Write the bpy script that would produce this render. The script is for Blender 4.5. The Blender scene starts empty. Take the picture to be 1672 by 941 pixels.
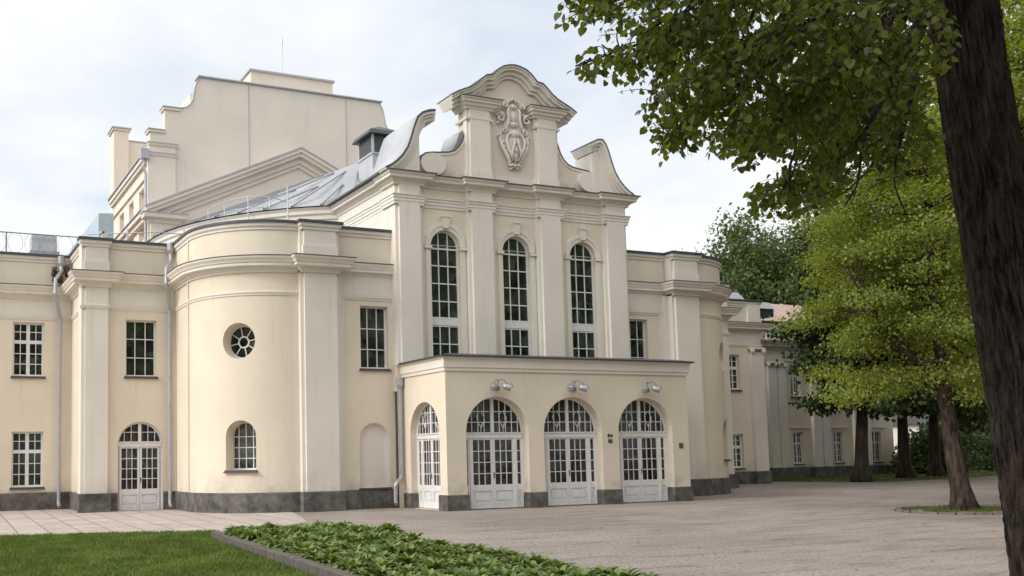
import bpy, bmesh, math, random
import numpy as np
from mathutils import Vector, Matrix
from mathutils.geometry import tessellate_polygon

random.seed(7)
rng = np.random.default_rng(11)
scene = bpy.context.scene
COL = scene.collection
PI = math.pi
R = math.radians

# ------------------------------------------------------------------ camera
CAM = Vector((0.0, 0.0, 1.75))
F_PX, YAW, PITCH, ROLL, CX, CY = 1645.95, R(24.34447), R(4.75275), R(-1.02961), 603.39, 609.617
_cy, _sy, _cp, _sp, _cr, _sr = math.cos(YAW), math.sin(YAW), math.cos(PITCH), math.sin(PITCH), math.cos(ROLL), math.sin(ROLL)
FWD = Vector((_sy*_cp, _cy*_cp, _sp))
_r0 = Vector((_cy, -_sy, 0.0)); _u0 = _r0.cross(FWD)
RIGHT = _cr*_r0 + _sr*_u0
UP = -_sr*_r0 + _cr*_u0

def at(px, py, dist):
    """world point a given depth away in the direction measured on the photograph"""
    return CAM + (FWD + RIGHT*((px-CX)/F_PX) - UP*((py-CY)/F_PX))*dist

cd = bpy.data.cameras.new('camera'); cam = bpy.data.objects.new('camera', cd); COL.objects.link(cam)
m = Matrix.Identity(4)
for i in range(3):
    m[i][0] = RIGHT[i]; m[i][1] = UP[i]; m[i][2] = -FWD[i]; m[i][3] = CAM[i]
cam.matrix_world = m
cd.sensor_fit = 'HORIZONTAL'; cd.sensor_width = 36.0; cd.lens = F_PX/1672*36.0
cd.shift_x = (836-CX)/1672; cd.shift_y = (CY-470.5)/1672
cd.clip_start = 0.05; cd.clip_end = 2000
scene.camera = cam

# ------------------------------------------------------------------ materials
def newmat(name):
    mt = bpy.data.materials.new(name); mt.use_nodes = True
    nt = mt.node_tree; b = nt.nodes['Principled BSDF']
    return mt, nt, b

def N(nt, t, **kw):
    n = nt.nodes.new(t)
    for k, v in kw.items():
        if k in n.inputs: n.inputs[k].default_value = v
        else: setattr(n, k, v)
    return n

def ramp(nt, src, stops):
    r = nt.nodes.new('ShaderNodeValToRGB'); e = r.color_ramp.elements
    while len(e) < len(stops): e.new(0.5)
    for i, (p, c) in enumerate(stops):
        e[i].position = p; e[i].color = (*c, 1) if len(c) == 3 else c
    nt.links.new(src, r.inputs[0]); return r.outputs[0]

def coords(nt, scale=(1, 1, 1), rot=(0, 0, 0), kind='Object'):
    tc = nt.nodes.new('ShaderNodeTexCoord'); mp = nt.nodes.new('ShaderNodeMapping')
    mp.inputs['Scale'].default_value = scale; mp.inputs['Rotation'].default_value = rot
    nt.links.new(tc.outputs[kind], mp.inputs[0]); return mp.outputs[0]

def noise(nt, vec, scale, detail=4, rough=.55):
    n = nt.nodes.new('ShaderNodeTexNoise'); n.inputs['Scale'].default_value = scale
    n.inputs['Detail'].default_value = detail; n.inputs['Roughness'].default_value = rough
    nt.links.new(vec, n.inputs['Vector']); return n.outputs['Fac']

def mixc(nt, fac, a, b, mode='MIX'):
    mx = nt.nodes.new('ShaderNodeMix'); mx.data_type = 'RGBA'; mx.blend_type = mode
    for s, v in ((mx.inputs[0], fac), (mx.inputs[6], a), (mx.inputs[7], b)):
        if hasattr(v, 'links') or hasattr(v, 'is_linked'): nt.links.new(v, s)
        else: s.default_value = v if not isinstance(v, tuple) else ((*v, 1) if len(v) == 3 else v)
    return mx.outputs[2]

def bump(nt, b, h, strength=.3, dist=.02):
    bp = nt.nodes.new('ShaderNodeBump'); bp.inputs['Strength'].default_value = strength; bp.inputs['Distance'].default_value = dist
    nt.links.new(h, bp.inputs['Height']); nt.links.new(bp.outputs[0], b.inputs['Normal'])

def stucco(name, c, dirt=.12, stain=.25, foot=None, fs=1.0):
    mt, nt, b = newmat(name)
    v = coords(nt)
    big = noise(nt, v, .55, 5)
    c1 = ramp(nt, big, [(.3, tuple(x*(1-dirt) for x in c)), (.62, c)])
    vs = coords(nt, (2.2, 2.2, .16)); st = noise(nt, vs, 1.6, 6, .65)
    sm = ramp(nt, st, [(.56, (0, 0, 0)), (.80, (1, 1, 1))])
    dc = tuple(x*y for x, y in zip(c, (.62, .58, .54)))
    fine = noise(nt, v, 5, 3)
    mm = nt.nodes.new('ShaderNodeMath'); mm.operation = 'MULTIPLY'; nt.links.new(sm, mm.inputs[0]); nt.links.new(fine, mm.inputs[1])
    m2 = nt.nodes.new('ShaderNodeMath'); m2.operation = 'MULTIPLY'; nt.links.new(mm.outputs[0], m2.inputs[0]); m2.inputs[1].default_value = stain*2
    c2 = mixc(nt, m2.outputs[0], c1, dc)
    if foot:   # dark lichen-like staining where the wall stands on the cornice
        sp = nt.nodes.new('ShaderNodeSeparateXYZ'); nt.links.new(v, sp.inputs[0])
        mr = nt.nodes.new('ShaderNodeMapRange'); nt.links.new(sp.outputs[2], mr.inputs[0]); mr.inputs[1].default_value = foot[1]; mr.inputs[2].default_value = foot[0]; mr.inputs[3].default_value = 0; mr.inputs[4].default_value = 1
        pn = ramp(nt, noise(nt, v, 1.3, 6, .7), [(.46, (0, 0, 0)), (.68, (1, 1, 1))])
        m3 = nt.nodes.new('ShaderNodeMath'); m3.operation = 'MULTIPLY'; nt.links.new(mr.outputs[0], m3.inputs[0]); nt.links.new(pn, m3.inputs[1])
        m4 = nt.nodes.new('ShaderNodeMath'); m4.operation = 'MULTIPLY'; nt.links.new(m3.outputs[0], m4.inputs[0]); m4.inputs[1].default_value = fs
        c2 = mixc(nt, m4.outputs[0], c2, (.12, .10, .085, 1))
    nt.links.new(c2, b.inputs['Base Color']); b.inputs['Roughness'].default_value = .9
    b.inputs['Specular IOR Level'].default_value = .25
    bump(nt, b, noise(nt, v, 45, 3), .12, .01)
    return mt

M = {}
M['cream'] = stucco('cream_stucco', (.765, .668, .53), .09, .30, (.62, 1.35), .35)
M['cream_tower'] = stucco('pale_stucco', (.75, .662, .562), .07, .28)
M['trim'] = stucco('white_stucco', (.775, .71, .618), .09, .36, (.62, 1.5), .3)
M['gable'] = stucco('gable_stucco', (.735, .638, .525), .10, .35, (11.66, 12.1))

def stone(name, c0, c1, sc=3.0):
    mt, nt, b = newmat(name)
    v = coords(nt); a = noise(nt, v, sc, 8, .7); c = ramp(nt, a, [(.35, c0), (.7, c1)])
    d = noise(nt, v, .8, 3); c = mixc(nt, d, c, tuple(x*1.45 for x in c1), 'MIX') if False else c
    nt.links.new(c, b.inputs['Base Color']); b.inputs['Roughness'].default_value = .8
    bump(nt, b, noise(nt, v, 30, 4), .3, .01); return mt
M['plinth'] = stone('dark_plinth_stone', (.048, .044, .040), (.19, .175, .155), 2.6)
M['ringstone'] = stone('rough_ring_stone', (.09, .075, .06), (.22, .185, .155), 6)
M['kerb'] = stone('brown_kerb_stone', (.07, .055, .045), (.14, .115, .10), 5.0)

def metal(name, c, rough, met=.6, sc=1.0):
    mt, nt, b = newmat(name)
    v = coords(nt); a = noise(nt, v, sc*1.5, 5)
    nt.links.new(ramp(nt, a, [(.3, tuple(x*.82 for x in c)), (.7, c)]), b.inputs['Base Color'])
    b.inputs['Metallic'].default_value = met
    rr = nt.nodes.new('ShaderNodeMath'); rr.operation = 'MULTIPLY_ADD'; nt.links.new(a, rr.inputs[0]); rr.inputs[1].default_value = .25; rr.inputs[2].default_value = rough-.12
    nt.links.new(rr.outputs[0], b.inputs['Roughness']); return mt
M['roof'] = metal('grey_sheet_roof', (.40, .405, .42), .62, .05)
M['roofdark'] = metal('dark_flashing', (.075, .082, .09), .5, .2)
M['flash'] = metal('weathered_flashing', (.10, .095, .09), .6, .1)
M['capmetal'] = metal('pale_cap_metal', (.47, .475, .49), .65, .0)
M['zinc'] = metal('zinc_pipe', (.46, .46, .48), .42, .55, 2)
M['iron'] = metal('thin_iron', (.24, .24, .25), .6, .4, 3)
M['steelrail'] = metal('galvanised_rail', (.55, .56, .58), .5, .5, 3)
M['rust'] = metal('rusty_sheet_roof', (.45, .33, .27), .6, .1)
M['blueglass'] = metal('bluish_glass', (.46, .53, .58), .25, .0)

def plain(name, c, rough=.6, spec=.5, met=0):
    mt, nt, b = newmat(name)
    v = coords(nt); a = noise(nt, v, 6, 4)
    nt.links.new(ramp(nt, a, [(.3, tuple(x*.88 for x in c)), (.7, c)]), b.inputs['Base Color'])
    b.inputs['Roughness'].default_value = rough; b.inputs['Specular IOR Level'].default_value = spec; b.inputs['Metallic'].default_value = met
    return mt
M['paint'] = plain('white_painted_wood', (.80, .775, .75), .5)
M['relief'] = stucco('relief_plaster', (.72, .665, .59), .14, .4)
M['black'] = plain('black_plastic', (.025, .024, .024), .5)
M['sign'] = plain('dark_maroon_plate', (.06, .035, .035), .45)
M['signmark'] = plain('pale_lettering', (.30, .27, .26), .6)
M['mesh'] = plain('dark_louvre', (.07, .072, .07), .7)
M['lampglass'] = plain('frosted_lamp_glass', (.30, .285, .27), .35)

def glass(name, streak=False):
    mt, nt, b = newmat(name)
    if streak:
        v = coords(nt, (5, 5, .5)); a = noise(nt, v, 1.3, 4)
        c = ramp(nt, a, [(.38, (.010, .010, .009)), (.58, (.035, .031, .026)), (.75, (.12, .105, .09))])
    else:
        v = coords(nt); a = noise(nt, v, 1.6, 6, .7)
        c = ramp(nt, a, [(.38, (.012, .017, .012)), (.68, (.050, .060, .044))])
    vo = nt.nodes.new('ShaderNodeTexVoronoi'); vo.inputs['Scale'].default_value = 2.4; nt.links.new(coords(nt), vo.inputs['Vector'])
    c = mixc(nt, 1.0, c, ramp(nt, vo.outputs['Color'], [(.15, (.45, .45, .45)), (.85, (1.7, 1.75, 1.65))]), 'MULTIPLY')
    nt.links.new(c, b.inputs['Base Color'])
    b.inputs['Roughness'].default_value = .06; b.inputs['IOR'].default_value = 1.45
    bump(nt, b, noise(nt, coords(nt), 2.6, 2), .16, .03)
    return mt
M['glass'] = glass('dark_window_glass'); M['doorglass'] = glass('door_glass', True)

def leafmat(name, c0, c1, trans, rough=.5, patch=None):
    mt = bpy.data.materials.new(name); mt.use_nodes = True; nt = mt.node_tree; nt.nodes.clear()
    out = nt.nodes.new('ShaderNodeOutputMaterial')
    g = nt.nodes.new('ShaderNodeNewGeometry')
    c = ramp(nt, g.outputs['Random Per Island'], [(0, c0), (1, c1)])
    if patch:
        v = coords(nt); pn = noise(nt, v, .75, 6, .65)
        c = mixc(nt, 1.0, c, ramp(nt, pn, [(.34, (1.25, 1.05, .9)), (.46, patch), (.56, (1, 1, .9)), (.70, (1.3, 1.2, 1.1))]), 'MULTIPLY')
    d = nt.nodes.new('ShaderNodeBsdfPrincipled'); d.inputs['Roughness'].default_value = rough
    d.inputs['Specular IOR Level'].default_value = .35
    nt.links.new(c, d.inputs['Base Color'])
    t = nt.nodes.new('ShaderNodeBsdfTranslucent')
    tc = mixc(nt, 1.0, c, (1.6, 1.5, .55, 1), 'MULTIPLY'); nt.links.new(tc, t.inputs['Color'])
    mx = nt.nodes.new('ShaderNodeMixShader'); mx.inputs[0].default_value = trans
    nt.links.new(d.outputs[0], mx.inputs[1]); nt.links.new(t.outputs[0], mx.inputs[2])
    nt.links.new(mx.outputs[0], out.inputs[0]); return mt
M['linden'] = leafmat('linden_leaf', (.050, .070, .010), (.135, .165, .028), .52)
M['maple'] = leafmat('maple_leaf', (.10, .145, .022), (.28, .315, .062), .48)
M['chestnut'] = leafmat('chestnut_leaf', (.028, .048, .013), (.065, .095, .026), .3)
M['far'] = leafmat('far_leaf', (.055, .085, .028), (.105, .145, .048), .35)
M['hosta'] = leafmat('hosta_leaf', (.075, .12, .025), (.215, .285, .085), .22, .33)
M['grass'] = leafmat('grass_blade', (.065, .112, .02), (.205, .255, .062), .35, .6, (.55, .66, .55))
M['weed'] = leafmat('weed_blade', (.07, .10, .02), (.15, .16, .05), .3, .6)

def bark(name, c0, c1, sc=1.0, st=.9, zs=.18):
    mt, nt, b = newmat(name)
    v = coords(nt, (1, 1, zs)); a = noise(nt, v, 9*sc, 6, .65)
    c = ramp(nt, a, [(.38, c0), (.66, c1)])
    nt.links.new(c, b.inputs['Base Color']); b.inputs['Roughness'].default_value = .95; b.inputs['Specular IOR Level'].default_value = .15
    bump(nt, b, a, st, .08); return mt
M['bark'] = bark('dark_bark', (.013, .010, .009), (.095, .073, .06), 2.2, 1.0, .13)
M['bark2'] = bark('grey_brown_bark', (.024, .018, .014), (.105, .078, .06), 1.5)
M['barkfar'] = bark('far_bark', (.03, .025, .02), (.085, .066, .05), .8)

def ground_mats():
    # soil / far ground
    mt, nt, b = newmat('soil'); v = coords(nt); a = noise(nt, v, .5, 6)
    f = noise(nt, v, 9, 5)
    c = ramp(nt, a, [(.35, (.09, .075, .05)), (.6, (.075, .09, .03))])
    c = mixc(nt, .35, c, ramp(nt, f, [(.3, (.03, .03, .02)), (.7, (.16, .14, .09))]))
    nt.links.new(c, b.inputs['Base Color']); b.inputs['Roughness'].default_value = .95; bump(nt, b, f, .6, .03); M['soil'] = mt
    # plaza: small worn stone setts laid in rows
    mt, nt, b = newmat('worn_stone_setts')
    v = coords(nt, (1, 1, 1), (0, 0, R(24.3)))
    wob = noise(nt, coords(nt), .9, 3)
    vadd = nt.nodes.new('ShaderNodeVectorMath'); vadd.operation = 'MULTIPLY_ADD'
    nt.links.new(wob, vadd.inputs[0]); vadd.inputs[1].default_value = (.5, .45, 0); nt.links.new(v, vadd.inputs[2])
    br = nt.nodes.new('ShaderNodeTexBrick'); nt.links.new(vadd.outputs[0], br.inputs['Vector'])
    br.inputs['Scale'].default_value = 1; br.inputs['Brick Width'].default_value = .30; br.inputs['Row Height'].default_value = .145
    br.inputs['Mortar Size'].default_value = .02; br.inputs['Mortar Smooth'].default_value = .7
    br.inputs['Color1'].default_value = (.27, .22, .193, 1); br.inputs['Color2'].default_value = (.37, .305, .265, 1); br.inputs['Mortar'].default_value = (.12, .10, .085, 1)
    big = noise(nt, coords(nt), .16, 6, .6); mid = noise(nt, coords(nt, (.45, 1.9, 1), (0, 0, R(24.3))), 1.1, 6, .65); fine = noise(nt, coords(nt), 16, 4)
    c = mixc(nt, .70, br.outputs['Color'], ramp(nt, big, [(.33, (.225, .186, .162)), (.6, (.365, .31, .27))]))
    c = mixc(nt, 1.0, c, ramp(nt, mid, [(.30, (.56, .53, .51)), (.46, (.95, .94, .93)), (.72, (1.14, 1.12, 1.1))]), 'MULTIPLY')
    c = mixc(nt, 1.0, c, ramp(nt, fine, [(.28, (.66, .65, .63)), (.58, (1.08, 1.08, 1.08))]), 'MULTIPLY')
    nt.links.new(c, b.inputs['Base Color']); b.inputs['Roughness'].default_value = .85
    hh = nt.nodes.new('ShaderNodeMath'); hh.operation = 'MULTIPLY_ADD'
    nt.links.new(br.outputs['Fac'], hh.inputs[0]); hh.inputs[1].default_value = -.6; nt.links.new(mid, hh.inputs[2])
    bump(nt, b, hh.outputs[0], .75, .035); M['setts'] = mt
    # slabs
    mt, nt, b = newmat('paving_slabs')
    v = coords(nt, (1, 1, 1), (0, 0, R(92)))
    br = nt.nodes.new('ShaderNodeTexBrick'); nt.links.new(v, br.inputs['Vector']); br.offset = .5
    br.inputs['Scale'].default_value = 1; br.inputs['Brick Width'].default_value = 1.1; br.inputs['Row Height'].default_value = .74
    br.inputs['Mortar Size'].default_value = .024; br.inputs['Mortar Smooth'].default_value = .5
    br.inputs['Color1'].default_value = (.44, .375, .325, 1); br.inputs['Color2'].default_value = (.52, .45, .395, 1); br.inputs['Mortar'].default_value = (.19, .16, .125, 1)
    f = noise(nt, coords(nt), 1.7, 7, .65)
    c = mixc(nt, 1.0, br.outputs['Color'], ramp(nt, f, [(.3, (.78, .76, .74)), (.6, (1.03, 1.02, 1.01))]), 'MULTIPLY')
    nt.links.new(c, b.inputs['Base Color']); b.inputs['Roughness'].default_value = .85
    bump(nt, b, br.outputs['Fac'], -.5, .01); M['slabs'] = mt
    # lawn base
    mt, nt, b = newmat('lawn_turf'); v = coords(nt); a = noise(nt, v, .7, 5); f = noise(nt, v, 25, 3)
    c = ramp(nt, a, [(.28, (.11, .105, .04)), (.42, (.075, .115, .02)), (.7, (.10, .15, .03))])
    c = mixc(nt, 1.0, c, ramp(nt, f, [(.25, (.5, .5, .45)), (.6, (1.1, 1.1, 1))]), 'MULTIPLY')
    nt.links.new(c, b.inputs['Base Color']); b.inputs['Roughness'].default_value = .95; bump(nt, b, f, .8, .03); M['lawn'] = mt
ground_mats()

# ------------------------------------------------------------------ mesh builder
class MB:
    def __init__(s): s.v = []; s.f = []
    def add(s, vs, fs):
        o = len(s.v); s.v += [tuple(p) for p in vs]; s.f += [tuple(i+o for i in f) for f in fs]
    def box(s, x0, x1, y0, y1, z0, z1):
        s.add([(x0, y0, z0), (x1, y0, z0), (x1, y1, z0), (x0, y1, z0), (x0, y0, z1), (x1, y0, z1), (x1, y1, z1), (x0, y1, z1)],
              [(0, 3, 2, 1), (4, 5, 6, 7), (0, 1, 5, 4), (1, 2, 6, 5), (2, 3, 7, 6), (3, 0, 4, 7)])
    def fbox(s, fr, u0, u1, d0, d1, z0, z1):
        s.add([fr(u0, d0, z0), fr(u1, d0, z0), fr(u1, d1, z0), fr(u0, d1, z0), fr(u0, d0, z1), fr(u1, d0, z1), fr(u1, d1, z1), fr(u0, d1, z1)],
              [(0, 1, 2, 3), (4, 7, 6, 5), (0, 4, 5, 1), (1, 5, 6, 2), (2, 6, 7, 3), (3, 7, 4, 0)])
    def tri_poly(s, loops, fn, flip=False):
        """tessellate loops of 2D points; fn maps (a,b)->world"""
        vl = [[Vector((a, b, 0)) for a, b in lp] for lp in loops]
        flat = [p for lp in loops for p in lp]
        tris = tessellate_polygon(vl)
        fs = []
        for t in tris:
            (ax, ay), (bx, by), (cx, cy) = (flat[i] for i in t)
            cw = (bx-ax)*(cy-ay)-(by-ay)*(cx-ax)
            if abs(cw) < 1e-10: continue
            fs.append(tuple(t) if (cw > 0) != flip else tuple(reversed(t)))
        s.add([fn(*p) for p in flat], fs)
    def prism(s, pts, fn):
        """closed 2D outline pts; fn(a,b,k) k=0 front k=1 back"""
        s.tri_poly([pts], lambda a, b: fn(a, b, 0)); s.tri_poly([pts], lambda a, b: fn(a, b, 1), True)
        n = len(pts); vs = [fn(a, b, 0) for a, b in pts]+[fn(a, b, 1) for a, b in pts]
        s.add(vs, [(i, n+i, n+(i+1) % n, (i+1) % n) for i in range(n)])
    def sweep(s, path, prof, cap=True):
        """prof [(out,z)] swept along plan path; outward = right of travel"""
        n = len(path); ns = []
        for i in range(n-1):
            dx, dy = path[i+1][0]-path[i][0], path[i+1][1]-path[i][1]; l = math.hypot(dx, dy); ns.append((dy/l, -dx/l))
        vs = []
        for i in range(n):
            a = ns[max(i-1, 0)]; b = ns[min(i, n-2)]; k = 1+a[0]*b[0]+a[1]*b[1]; mx, my = (a[0]+b[0])/k, (a[1]+b[1])/k
            for o, z in prof: vs.append((path[i][0]+mx*o, path[i][1]+my*o, z))
        k = len(prof); fs = []
        for i in range(n-1):
            for j in range(k-1):
                fs.append((i*k+j, (i+1)*k+j, (i+1)*k+j+1, i*k+j+1))
        if cap:
            fs.append(tuple(range(k-1, -1, -1))); fs.append(tuple((n-1)*k+j for j in range(k)))
        s.add(vs, fs)
    def band(s, path, o0, o1, y0, y1):
        """rectangular section between offsets o0..o1 of an XZ path, depth y0..y1"""
        n = len(path); ns = []
        for i in range(n-1):
            dx, dz = path[i+1][0]-path[i][0], path[i+1][1]-path[i][1]; l = math.hypot(dx, dz); ns.append((-dz/l, dx/l))
        vs = []
        for i in range(n):
            a = ns[max(i-1, 0)]; b = ns[min(i, n-2)]; k = max(1+a[0]*b[0]+a[1]*b[1], .5); mx, mz = (a[0]+b[0])/k, (a[1]+b[1])/k
            for o, y in ((o0, y0), (o1, y0), (o1, y1), (o0, y1)): vs.append((path[i][0]+mx*o, y, path[i][1]+mz*o))
        fs = []
        for i in range(n-1):
            for j in range(4): fs.append((i*4+j, i*4+(j+1) % 4, (i+1)*4+(j+1) % 4, (i+1)*4+j))
        fs += [(3, 2, 1, 0), tuple((n-1)*4+j for j in range(4))]
        s.add(vs, fs)
    def tube(s, pts, rad, sides=8, cap=True):
        pts = [Vector(p) for p in pts]; n = len(pts)
        if not hasattr(rad, '__len__'): rad = [rad]*n
        up = None; vs = []
        for i in range(n):
            t = (pts[min(i+1, n-1)]-pts[max(i-1, 0)])
            if t.length < 1e-9: t = Vector((0, 0, 1))
            t.normalize()
            if up is None: up = Vector((1, 0, 0)) if abs(t.x) < .8 else Vector((0, 1, 0))
            a = up - t*up.dot(t)
            if a.length < 1e-4: a = t.orthogonal()
            a.normalize(); up = a; b = t.cross(a)
            for k in range(sides):
                an = 2*PI*k/sides; vs.append(pts[i]+(a*math.cos(an)+b*math.sin(an))*rad[i])
        fs = [(i*sides+k, i*sides+(k+1) % sides, (i+1)*sides+(k+1) % sides, (i+1)*sides+k) for i in range(n-1) for k in range(sides)]
        if cap: fs += [tuple(range(sides-1, -1, -1)), tuple((n-1)*sides+k for k in range(sides))]
        s.add(vs, fs)
    def lathe(s, c, prof, axis=(0, 0, 1), sides=14):
        ax = Vector(axis).normalized(); a = ax.orthogonal().normalized(); b = ax.cross(a); c = Vector(c); vs = []
        for r, h in prof:
            for k in range(sides):
                an = 2*PI*k/sides; vs.append(c+ax*h+(a*math.cos(an)+b*math.sin(an))*max(r, 1e-4))
        n = len(prof)
        fs = [(i*sides+k, i*sides+(k+1) % sides, (i+1)*sides+(k+1) % sides, (i+1)*sides+k) for i in range(n-1) for k in range(sides)]
        fs += [tuple(range(sides-1, -1, -1)), tuple((n-1)*sides+k for k in range(sides))]
        s.add(vs, fs)
    def mirror(s, ax=20.2):
        s.v = [(2*ax-x, y, z) for x, y, z in s.v]; s.f = [tuple(reversed(f)) for f in s.f]; return s
    def pieces(s, gap=.03):
        """the mesh taken apart where it is not one body: a list of builders"""
        par = list(range(len(s.v)))
        def fd(i):
            while par[i] != i: par[i] = par[par[i]]; i = par[i]
            return i
        for f in s.f:
            r = fd(f[0])
            for i in f[1:]: par[fd(i)] = r
        isl = {}
        for fi, f in enumerate(s.f): isl.setdefault(fd(f[0]), []).append(fi)
        grp = []
        for fs in isl.values():
            ids = {i for fi in fs for i in s.f[fi]}; a = np.array([s.v[i] for i in ids]); lo, hi = a.min(0)-gap, a.max(0)+gap; mem = list(fs)
            again = True
            while again:
                again = False
                for g in grp:
                    if np.all(lo <= g[1]) and np.all(hi >= g[0]):
                        lo, hi = np.minimum(lo, g[0]), np.maximum(hi, g[1]); mem = mem+g[2]; grp = [q for q in grp if q is not g]; again = True; break
            grp.append([lo, hi, mem])
        out = []
        for g in grp:
            mp = {}; b = MB()
            for fi in sorted(g[2]):
                b.f.append(tuple(mp.setdefault(i, len(mp)) for i in s.f[fi]))
            b.v = [None]*len(mp)
            for i, k in mp.items(): b.v[k] = s.v[i]
            out.append(b)
        return out
    def split(s, name, mat, parent=None, smooth=False):
        return [b.build(name, mat, parent, smooth) for b in s.pieces()]
    def build(s, name, mat, parent=None, smooth=False):
        o = Vector((0, 0, 0)); p = parent
        while p is not None: o += p.location; p = p.parent
        me = bpy.data.meshes.new(name)
        me.from_pydata([(x-o.x, y-o.y, z-o.z) for x, y, z in s.v], [], s.f)
        if smooth == 'bevel' or smooth == 'flat': smooth = False
        if smooth: me.polygons.foreach_set('use_smooth', [True]*len(me.polygons))
        me.materials.append(M[mat] if isinstance(mat, str) else mat); me.update()
        ob = bpy.data.objects.new(name, me); COL.objects.link(ob)
        if parent is not None: ob.parent = parent
        return ob

def empty(name, loc, label=None, cat=None, group=None):
    o = bpy.data.objects.new(name, None); COL.objects.link(o); o.location = loc; o.empty_display_size = .3
    if label: tag(o, label, cat, group)
    return o

def tag(o, label=None, cat=None, group=None, kind=None):
    if label: o['label'] = label
    if cat: o['category'] = cat
    if group: o['group'] = group
    if kind: o['kind'] = kind
    return o

def sheet(name, pts, z, mat, kind='structure'):
    mb = MB(); mb.tri_poly([pts], lambda a, b: (a, b, z)); o = mb.build(name, mat); o['kind'] = kind; return o

# frames: (u along wall, d outward, z) -> world
def F(Y): return lambda u, d, z: (u, Y-d, z)
def FX(X): return lambda u, d, z: (X-d, u, z)          # wall facing -X; u = world Y
def mir(fr): return lambda u, d, z: (40.4-fr(u, d, z)[0], *fr(u, d, z)[1:])
BC, BR = (11.55, 34.3), 2.9
def FARC(u, d, z):
    t = PI+u/BR; return (BC[0]+(BR+d)*math.cos(t), BC[1]+(BR+d)*math.sin(t), z)
def FTAN(uc):
    t = PI+uc/BR; n = (math.cos(t), math.sin(t)); tx = (-math.sin(t), math.cos(t)); o = (BC[0]+BR*n[0], BC[1]+BR*n[1])
    return lambda u, d, z: (o[0]+(u-uc)*tx[0]+d*n[0], o[1]+(u-uc)*tx[1]+d*n[1], z)
ARCPTS = [(BC[0]+BR*math.cos(PI+PI/2*i/20), BC[1]+BR*math.sin(PI+PI/2*i/20)) for i in range(21)]

def rect(u0, u1, z0, z1): return [(u0, z0), (u1, z0), (u1, z1), (u0, z1)]
def archo(u0, u1, z0, zs, k=1.0, n=18):
    c, r = (u0+u1)/2, (u1-u0)/2
    return [(u0, z0), (u1, z0)]+[(c+r*math.cos(PI*i/n), zs+r*k*math.sin(PI*i/n)) for i in range(n+1)]
def ell(uc, zc, ru, rz, n=28): return [(uc+ru*math.cos(2*PI*i/n), zc+rz*math.sin(2*PI*i/n)) for i in range(n)]

def panel(mb, fr, outline, holes=(), rd=.25, seg=None, d0=0.0, back=True):
    """wall face with openings and their reveals"""
    t = MB()
    t.tri_poly([outline]+[list(h) for h in holes], lambda a, b: (a, d0, b))
    for h in holes:
        n = len(h)
        t.add([(a, d0, b) for a, b in h]+[(a, d0-rd, b) for a, b in h], [(i, (i+1) % n, n+(i+1) % n, n+i) for i in range(n)])
        if back: t.tri_poly([h], lambda a, b: (a, d0-rd, b))
    if seg:
        bm = bmesh.new(); vs = [bm.verts.new(p) for p in t.v]
        for f in t.f:
            try: bm.faces.new([vs[i] for i in f])
            except ValueError: pass
        for u in seg:
            bmesh.ops.bisect_plane(bm, geom=bm.verts[:]+bm.edges[:]+bm.faces[:], plane_co=(u, 0, 0), plane_no=(1, 0, 0), dist=1e-5)
        bm.verts.index_update()
        mb.add([fr(*v.co) for v in bm.verts], [[v.index for v in f.verts] for f in bm.faces]); bm.free()
    else:
        mb.add([fr(*p) for p in t.v], t.f)

def ringband(mb, fr, outer, inner, d0, d1):
    n = len(outer); assert n == len(inner)
    vs = [fr(a, d1, b) for a, b in outer]+[fr(a, d1, b) for a, b in inner]+[fr(a, d0, b) for a, b in outer]+[fr(a, d0, b) for a, b in inner]
    fs = []
    for i in range(n):
        j = (i+1) % n
        fs += [(i, j, n+j, n+i), (i, 2*n+i, 2*n+j, j), (n+i, n+j, 3*n+j, 3*n+i)]
    mb.add(vs, fs)

def window(fr, parent, u0, u1, z0, z1, zs=None, d=-.2, vb=(), hb=(), fw=.055, sill=True, k=1.0, bw=.03, gmat='glass', name='window'):
    """window: frame and bars as its mesh, glass and sill as sub-parts. vb/hb: positions or (position,width)"""
    mb = MB()
    if zs is None:
        mb.fbox(fr, u0, u0+fw, d, d+.07, z0, z1); mb.fbox(fr, u1-fw, u1, d, d+.07, z0, z1)
        mb.fbox(fr, u0+fw, u1-fw, d, d+.07, z0, z0+fw); mb.fbox(fr, u0+fw, u1-fw, d, d+.07, z1-fw, z1)
        out = rect(u0, u1, z0, z1)
    else:
        out = archo(u0, u1, z0, zs, k); c, r = (u0+u1)/2, (u1-u0)/2
        inn = archo(u0+fw, u1-fw, z0+fw, zs, k)
        ringband(mb, fr, out, inn, d, d+.07)
    def top(u):
        if zs is None: return z1
        q = 1-((u-c)/(r-.01))**2
        return zs+(r-.02)*k*math.sqrt(max(q, 0))
    def span(z):
        if zs is None or z <= zs: return u0, u1
        q = math.sqrt(max(1-((z-zs)/(r*k))**2, 0)); return c-r*q, c+r*q
    for e in vb:
        u, w = e if isinstance(e, tuple) else (e, bw)
        mb.fbox(fr, u-w/2, u+w/2, d+.003, d+.052, z0+.01, top(u)-.01)
    for e in hb:
        z, w = e if isinstance(e, tuple) else (e, bw)
        a, b = span(z+w/2 if zs is None or z < zs else z)
        mb.fbox(fr, a+.012, b-.012, d+.001, d+.058, z-w/2, z+w/2)
    ob = mb.build(name, 'paint', parent)
    g = MB(); g.tri_poly([out], lambda a, b: fr(a, d+.02, b)); g.build('glass', gmat, ob)
    if sill:
        s = MB(); s.fbox(fr, u0-.07, u1+.07, d+.02, .09, z0-.09, z0-.055); s.fbox(fr, u0-.05, u1+.05, d+.02, .02, z0-.055, z0-.002); s.build('sill', 'flash', ob)
    return ob

# ------------------------------------------------------------------ the theatre
AX = 20.2
B = empty('theatre_building', (AX, 36.0, 0.0), 'cream baroque theatre with curved gable, round corner bays and arched entrance porch', 'building')

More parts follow.
